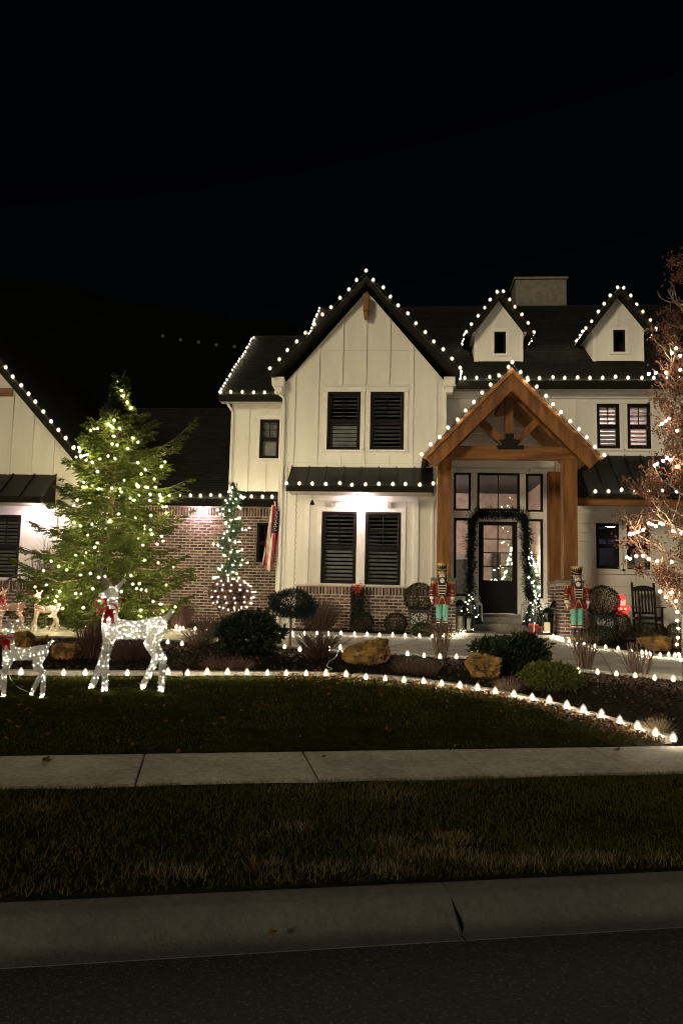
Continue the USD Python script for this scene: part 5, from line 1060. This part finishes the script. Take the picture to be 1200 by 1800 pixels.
# ------------------------------------------------------------------ planters with box balls
def planter(label, plabel, loc, seed, h=.62, R_=.36):
    x, y, z = loc; t = thing('planter', label, 'planter', loc)
    def sq(prof): return MB().lathe([(a * 1.414, b + z) for a, b in prof], (0, 0, 0), 4)
    def rot(mb): v, f = mb.get(); c, s = math.cos(math.pi / 4), math.sin(math.pi / 4); return np.stack([v[:, 0] * c - v[:, 1] * s + x, v[:, 0] * s + v[:, 1] * c + y, v[:, 2]], 1), f
    obj('pot', rot(sq([(0, .0), (.19, 0), (.20, .06), (.235, h - .08), (.23, h - .07), (0, h - .07)])), 'black_paint', t)
    obj('rim', rot(sq([(.20, h - .075), (.262, h - .07), (.262, h), (.225, h), (.225, h - .05), (0, h - .05)])), 'black_paint', t)
    rr = np.random.default_rng(seed); yf = y - .236
    for s in (-1, 1):
        for cx, cz, rad, a0, a1 in [(.07, .40, .055, -.5, 5.2), (.10, .26, .045, 1, 6.3), (.05, .20, .05, 2.2, 7.2), (.13, .43, .035, 0, 5), (.12, .16, .04, 3, 8)]:
            a = np.linspace(a0, a1, 12); rd = rad * np.linspace(1, .35, 12)
            obj('scroll', MB().tube(np.stack([x + s * (cx + rd * np.cos(a)), np.full(12, yf + (cz - h) * -.00) + (h - cz) * .055, z + cz + rd * np.sin(a)], 1), np.linspace(.010, .013, 12), 5), 'silver_paint', t)
    lf = MB()
    for k in range(150): q_ = rr.uniform(.08, .53); lf.ball((x + rr.uniform(-.18, .18), y - .205 - .035 * (q_ - .06) / (h - .14), z + q_), rr.uniform(.006, .016), 0, (1, .6, 1.3))
    obj('leaf_ornament', lf, 'silver_paint', t, kind='stuff')
    bush('box_ball', plabel, 'shrub', (x, y, z + h - .06), R_, R_ * .95, 'boxwood_leaf', 5200, .034, .014, seed, cz=R_ * .92, inner=.78, lump=.07)
planter('black square planter with silver scrollwork left of the left pier', 'clipped box ball in the left scrollwork planter', spot(738, 18.35), 121)
planter('black square planter with silver scrollwork beside the right toy soldier', 'clipped box ball in the right scrollwork planter', spot(1056, 18.3), 122, R_=.39)

# ------------------------------------------------------------------ porch things
PZ = .777
def lantern(label, loc, w, h, m='dark_metal', candle='candle_wax', ch_=.4):
    x, y, z = loc; t = thing('lantern', label, 'lantern', loc); k = w / 2
    obj('base', MB().box(x - k, x + k, y - k, y + k, z, z + .03), m, t)
    for a in (-1, 1):
        for b in (-1, 1): obj('corner_post', MB().box(x + a * k * .96 - .011, x + a * k * .96 + .011, y + b * k * .96 - .011, y + b * k * .96 + .011, z + .03, z + h * .74), m, t)
    hood = MB().lathe([(k * 1.5, h * .74 + z), (k * 1.5, h * .765 + z), (k * .55, h * .90 + z), (k * .45, h * .93 + z), (0, h * .94 + z)], (0, 0, 0), 4); v, f = hood.get(); c = math.cos(math.pi / 4)
    obj('hood', (np.stack([(v[:, 0] - v[:, 1]) * c + x, (v[:, 0] + v[:, 1]) * c + y, v[:, 2]], 1), f), m, t)
    obj('ring_handle', MB().tube([(x + .05 * math.cos(a), y, z + h * .95 + .05 + .05 * math.sin(a)) for a in np.linspace(0, 2 * math.pi, 13)], .006, 5), m, t)
    for a, b in ((0, -1), (0, 1), (-1, 0), (1, 0)):
        if a: obj('pane', MB().box(x + a * k * .95 - .002, x + a * k * .95 + .002, y - k * .9, y + k * .9, z + .03, z + h * .74), 'glass', t)
        else: obj('pane', MB().box(x - k * .9, x + k * .9, y + b * k * .95 - .002, y + b * k * .95 + .002, z + .03, z + h * .74), 'glass', t)
    obj('candle', MB().lathe([(0, .03), (k * .5, .03), (k * .5, .03 + h * ch_), (k * .42, .035 + h * ch_), (0, .03 + h * ch_)], (x, y, z), 10), candle, t)
def pspot(px, Y): q = at(px, 900, Y); return np.array([q[0], Y, PZ])
lantern('tall lantern with a white candle right of the left pier', pspot(809, 18.75), .30, .82, ch_=.42)
lantern('short lantern with a white candle nearest the left of the steps', pspot(824, 18.65), .24, .50, ch_=.6)
lantern('slim grey lantern on the step left of the front door', np.array([at(841, 900, 20.05)[0], 20.05, .952]), .17, .62, 'silver_paint', ch_=.3)
lantern('slim grey lantern on the step right of the front door', np.array([at(922, 900, 20.05)[0], 20.05, .952]), .17, .62, 'silver_paint', ch_=.3)
lantern('black lantern with an amber glowing candle left of the right pier', pspot(960, 18.85), .27, .66, candle='candle_glow', ch_=.36)
lantern('taller black lantern with a pale candle touching the right pier', pspot(972, 19.15), .24, .86, ch_=.45)
def mini_tree(label, slabel, loc, h, R_, seed):
    r = np.random.default_rng(seed); t = thing('potted_tree', label, 'small tree', loc); x, y, z = loc
    obj('pot', MB().lathe([(0, 0), (.10, 0), (.13, .2), (.115, .2), (0, .18)], loc, 10), 'dark_metal', t)
    n = 3200; f = r.random(n) ** 1.5; a = r.uniform(0, 6.283, n); q = R_ * (1 - f) * r.random(n) ** .4 + .02
    P = np.stack([x + q * np.cos(a), y + q * np.sin(a), z + .18 + f * (h - .18)], 1); obj('foliage', cards(P, unit(np.stack([np.cos(a), np.sin(a), r.normal(-.1, .4, n)], 1)), .07, .013, r), 'spruce_needle', t)
    obj('trunk', MB().tube([(x, y, z + .1), (x, y, z + h * .9)], .012, 5), 'bark', t)
    s = thing('light_string', slabel, 'light string', loc); k = 16; f = np.linspace(.02, .95, k); a = f * 21 + 1
    small_bulbs(s, np.stack([x + (R_ * (1 - f) + .03) * np.cos(a), y + (R_ * (1 - f) + .03) * np.sin(a) - .01, z + .2 + f * (h - .2)], 1), 'deer_bulb_glow', .7)
mini_tree('little lit evergreen in a pot between the left lanterns and the door', 'white lights on the little potted evergreen left of the door', np.array([at(826, 900, 19.6)[0], 19.6, PZ]), .92, .27, 131)
mini_tree('little lit evergreen in a pot behind the red parcels', 'white lights on the little potted evergreen right of the door', np.array([at(939, 900, 19.6)[0], 19.6, PZ]), .95, .27, 132)
for px, Y, w, h, lab in [(936, 19.0, .20, .22, 'taller red wrapped parcel at the foot of the potted evergreen'), (950, 18.95, .16, .17, 'smaller red wrapped parcel beside the amber lantern')]:
    p = pspot(px, Y); g = thing('gift_box', lab, 'gift box', p); x, y, z = p
    obj('box', MB().box(x - w / 2, x + w / 2, y - w / 2, y + w / 2, z, z + h * .8), 'red_paint', g); obj('lid', MB().box(x - w / 2 - .008, x + w / 2 + .008, y - w / 2 - .008, y + w / 2 + .008, z + h * .8, z + h), 'red_ribbon', g)
    obj('ribbon', MB().box(x - .014, x + .014, y - w / 2 - .012, y - w / 2 - .009, z, z + h).box(x - .014, x + .014, y - w / 2 - .01, y + w / 2 + .01, z + h, z + h + .003), 'white_enamel', g)
# garland round the door
r = np.random.default_rng(140); YG_ = YM - .12
NG = 9000
gpts = poly_at([[*at(824, 1045, YG_)], [*at(826, 980, YG_)], [*at(830, 912, YG_)], [*at(838, 904, YG_)], [*at(875, 905, YG_)], [*at(912, 904, YG_)], [*at(921, 910, YG_)], [*at(925, 980, YG_)], [*at(930, 1055, YG_)]], NG)
gt_ = thing('garland', 'dark evergreen garland hung round the front door', 'garland', at(875, 905, YG_))
D = sphere_dirs(NG, r); D[:, 1] = -np.abs(D[:, 1])
obj('foliage', cards(gpts + D * r.uniform(.01, .15, (NG, 1)) * (1 + .5 * np.sin(np.arange(NG) / 160.))[:, None], unit(D + r.normal(0, .4, D.shape)), r.uniform(.05, .11, NG), .018, r), 'blue_spruce', gt_)
obj('core', MB().tube(gpts[::130], .03, 5), 'bark', gt_)
gl = thing('light_string', 'few white lights on the right side of the door garland', 'light string', at(928, 1000, YG_))
small_bulbs(gl, [at(a, b, YG_ - .14) for a, b in [(945, 990), (929, 1015), (935, 1024), (943, 1048), (942, 1060), (947, 1066)]], 'deer_bulb_glow', 1.2)
# tree inside the hall
r = np.random.default_rng(150); hb = np.array([at(914, 900, 22.7)[0], 22.7, hz0])
ht = thing('christmas_tree', 'lit christmas tree seen through the front door glass', 'christmas tree', hb); hh_ = at(914, 912, 22.7)[2] - hz0
n = 7000; f = r.random(n) ** 1.4; a = r.uniform(0, 6.283, n); q = .72 * (1 - f) * r.random(n) ** .4 + .02
obj('foliage', cards(np.stack([hb[0] + q * np.cos(a), hb[1] + q * np.sin(a), hz0 + .2 + f * (hh_ - .2)], 1), unit(np.stack([np.cos(a), np.sin(a), r.normal(-.2, .4, n)], 1)), .11, .018, r), 'spruce_needle', ht)
obj('trunk', MB().tube([hb, hb + [0, 0, hh_ * .9]], .03, 6), 'bark', ht)
s_ = thing('light_string', 'warm lights on the christmas tree inside the hall', 'light string', hb); f = r.random(150) ** 1.3; a = r.uniform(math.pi, 2 * math.pi, 150); q = .74 * (1 - f) + .02
small_bulbs(s_, np.stack([hb[0] + q * np.cos(a), hb[1] + q * np.sin(a), hz0 + .2 + f * (hh_ - .2)], 1), 'stake_glow', .95)
# rocking chair
def rocking_chair(loc, label):
    x, y, z = loc; t = thing('rocking_chair', label, 'rocking chair', loc); m = 'rocker_paint'
    for s in (-1, 1):
        X = x + s * .27
        obj('back_post', MB().bar((X, y + .18, z + .06), (X, y + .34, z + 1.22), .05, .05), m, t); obj('finial', MB().ball((X, y + .345, z + 1.245), .032, 1), m, t)
        obj('front_leg', MB().bar((X, y - .27, z + .06), (X, y - .27, z + .64), .048, .048), m, t)
        obj('arm', MB().bar((X + s * .03, y - .33, z + .655), (X + s * .01, y + .28, z + .655), .095, .03), m, t)
        a = np.linspace(-1, 1, 11); obj('rocker', MB().tube(np.stack([np.full(11, X), y + a * .48, z + .03 + .09 * a ** 2], 1), .026, 5), m, t)
        obj('side_rail', MB().bar((X, y - .27, z + .36), (X, y + .2, z + .33), .035, .05), m, t)
    obj('seat', MB().add([(x - .28, y - .30, z + .43), (x + .28, y - .30, z + .43), (x + .26, y + .24, z + .39), (x - .26, y + .24, z + .39), (x - .28, y - .30, z + .40), (x + .28, y - .30, z + .40), (x + .26, y + .24, z + .36), (x - .26, y + .24, z + .36)], [(0, 1, 2, 3), (7, 6, 5, 4), (4, 5, 1, 0), (5, 6, 2, 1), (6, 7, 3, 2), (7, 4, 0, 3)]), m, t)
    obj('head_rail', MB().prism([(x - .245, z + 1.05)] + [(x - .245 + .49 * k / 8, z + 1.15 + .05 * math.sin(math.pi * k / 8)) for k in range(9)] + [(x + .245, z + 1.05)], y + .30, y + .335), m, t)
    obj('lower_rail', MB().box(x - .245, x + .245, y + .215, y + .25, z + .47, z + .53), m, t)
    for k in range(6): X = x - .2 + .08 * k; obj('back_slat', MB().bar((X, y + .235, z + .53), (X, y + .318, z + 1.06), .042, .016, (0, 1, 0)), m, t)
    obj('stretcher', MB().bar((x - .27, y - .27, z + .25), (x + .27, y - .27, z + .25), .03, .03), m, t)
    obj('front_rail', MB().box(x - .25, x + .25, y - .29, y - .262, z + .35, z + .41), m, t)
obj('veranda_floor', MB().box(4.52, 9.5, 19.3, 20.79, .5, .80), 'concrete', kind='structure')
rocking_chair((at(1134, 900, 19.9)[0], 19.9, .802), 'dark slatted rocking chair against the white lap siding')
# little table with a glowing figure
tx = at(1089, 900, 19.5)[0]; tl = thing('side_table', 'small pale side table carrying the glowing red figure', 'table', (tx, 19.5, .802))
obj('table_top', MB().box(tx - .24, tx + .24, 19.28, 19.72, 1.17, 1.20), 'trim_paint', tl)
for a in (-1, 1):
    for b in (-1, 1): obj('leg', MB().bar((tx + a * .20, 19.5 + b * .18, .802), (tx + a * .19, 19.5 + b * .17, 1.169), .035, .035), 'trim_paint', tl)
obj('apron', MB().box(tx - .2, tx + .2, 19.315, 19.335, 1.11, 1.168), 'trim_paint', tl)
for k in range(5): obj('slat', MB().box(tx - .16 + k * .072, tx - .13 + k * .072, 19.34, 19.35, .86, 1.168), 'trim_paint', tl)
fx_ = (tx - .02, 19.42, 1.201); fg = thing('glowing_figure', 'plump glowing red plastic figure on the small side table', 'light figure', fx_)
obj('boot', MB().ball(np.array(fx_) + [-.075, -.04, .04], .06, 1, (1, 1.2, .7)), 'black_paint', fg); obj('boot', MB().ball(np.array(fx_) + [.075, -.04, .04], .06, 1, (1, 1.2, .7)), 'black_paint', fg)
obj('body', MB().lathe([(0, .05), (.13, .05), (.165, .14), (.16, .22), (.12, .30), (.07, .335), (0, .34)], fx_, 14, 1, .8), 'red_glow', fg, smooth=True)
obj('belt', MB().lathe([(.15, .155), (.170, .157), (.170, .19), (.15, .192)], fx_, 14, 1, .8), 'red_paint', fg)
for s in (-1, 1): obj('arm', MB().tube(np.array(fx_) + np.array([[s * .11, 0, .28], [s * .165, -.05, .21], [s * .07, -.13, .20]]), [.045, .045, .038], 8), 'red_glow', fg, smooth=True); obj('hand', MB().ball(np.array(fx_) + [s * .05, -.145, .205], .035, 1), 'rose_glow', fg)
obj('head', MB().ball(np.array(fx_) + [0, -.01, .40], .095, 2), 'rose_glow', fg, smooth=True); obj('beard', MB().ball(np.array(fx_) + [0, -.07, .35], .085, 2, (.95, .6, 1)), 'rose_glow', fg, smooth=True)
obj('cap', MB().lathe([(.098, .43), (.106, .44), (.104, .47), (.085, .50), (.04, .55), (0, .56)], fx_, 12), 'red_glow', fg, smooth=True); obj('nose', MB().ball(np.array(fx_) + [0, -.108, .405], .02, 1), 'red_glow', fg)
for s in (-1, 1): obj('eye', MB().ball(np.array(fx_) + [s * .035, -.096, .43], .012, 1), 'black_paint', fg)
# wooden sled with greenery leaning on the brick base
sx = at(630, 900, 19.25)[0]; sz = float(ground_z(sx, 19.25)); sd = thing('wooden_sled', 'pale wooden sled propped upright against the brick base', 'sled', (sx, 19.25, sz))
for s in (-1, 1): obj('runner', MB().bar((sx + s * .15, 19.3, sz), (sx + s * .15, 19.55, sz + 1.15), .03, .045), 'brown_twig', sd)
for z, w in ((.98, .31), (.62, .17), (.30, .17)): obj('crossbar', MB().bar((sx - w, 19.28 + z * .217, sz + z), (sx + w, 19.28 + z * .217, sz + z), .03, .05), 'tan_blade', sd)
for k in (-1, 0, 1): obj('slat', MB().bar((sx + k * .085, 19.32, sz + .2), (sx + k * .085, 19.52, sz + 1.1), .05, .015), 'tan_blade', sd)
r = np.random.default_rng(160); n = 1500; f = r.random(n); gw_ = thing('swag', 'evergreen swag with a red bow tied to the wooden sled', 'swag', (sx, 19.25, sz + 1))
D = sphere_dirs(n, r); P = np.stack([sx + D[:, 0] * (.13 - .05 * f), 19.25 + .2 * (1 - f) + D[:, 1] * .07, sz + 1.08 - f * .75], 1); obj('foliage', cards(P, unit(D - [0, 0, .5]), .08, .014, r), 'blue_spruce', gw_); ribbon_bow(gw_, (sx, 19.28, sz + 1.10), .13)
bt = MB()
for k in range(16): bt.ball((sx + r.normal(0, .08), 19.2, sz + 1.05 + r.normal(0, .09)), .018, 0)
obj('berry', bt, 'red_ribbon', gw_)
# rain chain and hanging bell at the awning's left end
ct, cb2 = at(521, 870, 18.95), at(516, 1045, 18.95); rc = thing('rain_chain', 'dark rain chain hanging from the left end of the central awning', 'chain', ct)
for k in range(34):
    c = ct + (cb2 - ct) * k / 33; a = np.linspace(0, 2 * math.pi, 9); u_ = np.stack([.018 * np.cos(a), 0 * a, .034 * np.sin(a)], 1)
    if k % 2: u_ = u_[:, [1, 0, 2]]
    obj('link', MB().tube(c + u_, .005, 4), 'dark_metal', rc)
hb_ = at(549, 872, 19.1); hbl = thing('hanging_bell', 'small dark bell hanging under the left part of the awning', 'bell', hb_)
obj('hanger', MB().tube([hb_ + [0, 0, .03], hb_ - [0, 0, .12]], .006, 5), 'dark_metal', hbl); obj('bell_cup', MB().lathe([(0, -.10), (.03, -.11), (.045, -.17), (.07, -.22), (.062, -.22), (0, -.2)], hb_, 10), 'dark_metal', hbl); obj('clapper', MB().ball(hb_ - [0, 0, .235], .02, 1), 'gold_paint', hbl)
# flag on its pole
pb, pt = at(497, 962, 19.9), at(483, 884, 19.7); fl = thing('flag', 'furled american flag hanging from a pole at the brick wing corner', 'flag', pb)
obj('pole', MB().tube([pb, pt], .014, 6), 'white_enamel', fl); obj('finial', MB().ball(pt + [0, 0, .02], .028, 1), 'gold_paint', fl); obj('bracket', MB().box(pb[0] - .03, pb[0] + .05, pb[1] - .03, pb[1] + .06, pb[2] - .05, pb[2] + .05), 'dark_metal', fl)
def cloth(a, b):                                           # a: across the stripes 0..1, b: along them 0..1
    hz = 1.65; x = pt[0] + .02 + (a - .5) * .19 * (1 + .3 * b) - .15 * b + .045 * math.sin(a * 19 + b * 2.0); y = pt[1] - .03 + .085 * math.sin(a * 13 + b * 3 + .5)
    z = pt[2] - .04 - (a - .05) * .18 * (1 - b) - b * hz + .10 * math.sin(a * 7) * b; return x, y, z
nb_ = 22
for k in range(13):
    for half, (b0, b1) in enumerate(((0, .4), (.4, 1))):
        canton = half == 0 and k >= 6; mname = 'flag_blue' if canton else ('flag_red' if k % 2 == 0 else 'flag_white'); V = []
        aa = np.linspace(k / 13, (k + 1) / 13, 4); bb2 = np.linspace(b0, b1, 14 if half else 10)
        V = np.array([[cloth(a, b) for b in bb2] for a in aa]); i, j = np.meshgrid(np.arange(3), np.arange(len(bb2) - 1), indexing='ij'); q = len(bb2)
        obj('canton_panel' if canton else ('red_stripe' if k % 2 == 0 else 'white_stripe'), MB().add(V, np.stack([i * q + j, (i + 1) * q + j, (i + 1) * q + j + 1, i * q + j + 1], -1).reshape(-1, 4)), mname, fl, smooth=True)
stars = MB()
for row in range(9):
    for c_ in range(6 if row % 2 == 0 else 5):
        a = 6 / 13 + (row + .7) / 9.4 * 7 / 13; b = .4 * (c_ + (.6 if row % 2 == 0 else 1.1)) / 6.4; p = np.array(cloth(a, b)) - [0, .008, 0]
        for sgn in (-1,): stars.add([p + np.array([math.sin(q * math.pi / 5) * (.020 if q % 2 == 0 else .009), 0, math.cos(q * math.pi / 5) * (.020 if q % 2 == 0 else .009)]) for q in range(10)] + [p], [(10, q, (q + 1) % 10) for q in range(10)])
obj('star', stars, 'flag_white', fl, kind='stuff')
# wagon wheel
wc = at(36, 1046, 17.2); wc[1] = 17.2; ww = thing('wagon_wheel', 'old spoked wagon wheel leaning by the garage brick base', 'wheel', wc); Rw = .46
a = np.linspace(0, 2 * math.pi, 33); obj('rim', MB().tube(np.stack([wc[0] + Rw * np.cos(a), np.full(33, wc[1]), wc[2] + Rw * np.sin(a)], 1), .028, 6), 'brown_twig', ww, smooth=True)
v, f = MB().lathe([(0, -.09), (.06, -.09), (.075, 0), (.06, .09), (0, .09)], n=10).get(); obj('hub', (np.stack([v[:, 0], v[:, 2], v[:, 1]], 1) + wc, f[:, ::-1]), 'brown_twig', ww)
for k in range(12): an = k / 12 * 2 * math.pi + .1; obj('spoke', MB().bar(wc + .05 * np.array([math.cos(an), 0, math.sin(an)]), wc + Rw * np.array([math.cos(an), 0, math.sin(an)]), .026, .022, (0, 1, 0)), 'brown_twig', ww)
# cords
def cord(label, px, rad=.007, m='white_wire'):
    P = np.array([base_at(*q) + [0, 0, .03] for q in px]); t = np.linspace(0, len(P) - 1, 60); c = PchipInterpolator(np.arange(len(P)), P)(t)
    obj('extension_cord', MB().tube(c, rad, 5), m, label=label, cat='cord', smooth=True)
cord('white extension cord snaking over the mulch left of the big boulder', [(593, 1146), (590, 1158), (578, 1167), (574, 1174), (583, 1180), (570, 1184), (545, 1188), (505, 1189)])
cord('pale thin cord on the lawn beside the small deer', [(16, 1192), (24, 1206), (38, 1217), (52, 1222)], .005)
# lamps far away on the hillside
dd = unit(ray(349, 601))
for k, (px, py) in enumerate([(286, 590), (317, 597), (349, 601), (380, 606), (412, 609)]):
    d = ray(px, py); Y = np.linspace(80, 470, 4000); q = EYE + d[None] * Y[:, None]; p = q[np.argmax(q[:, 2] < hill_z(q[:, 0], q[:, 1]) + 4)]
    t = thing('hillside_lamp', ['leftmost', 'second from left', 'middle', 'second from right', 'rightmost'][k] + ' of the five faint lamps in a row on the dark hillside', 'lamp', p); gz_ = float(hill_z(p[0], p[1]))
    obj('pole', MB().tube([(p[0], p[1] + .1, gz_ - .5), (p[0], p[1] + .1, p[2] - .7)], .05, 5), 'hill_soil', t); obj('lamp_head', MB().ball(p, .55, 1), 'far_lamp_glow', t)
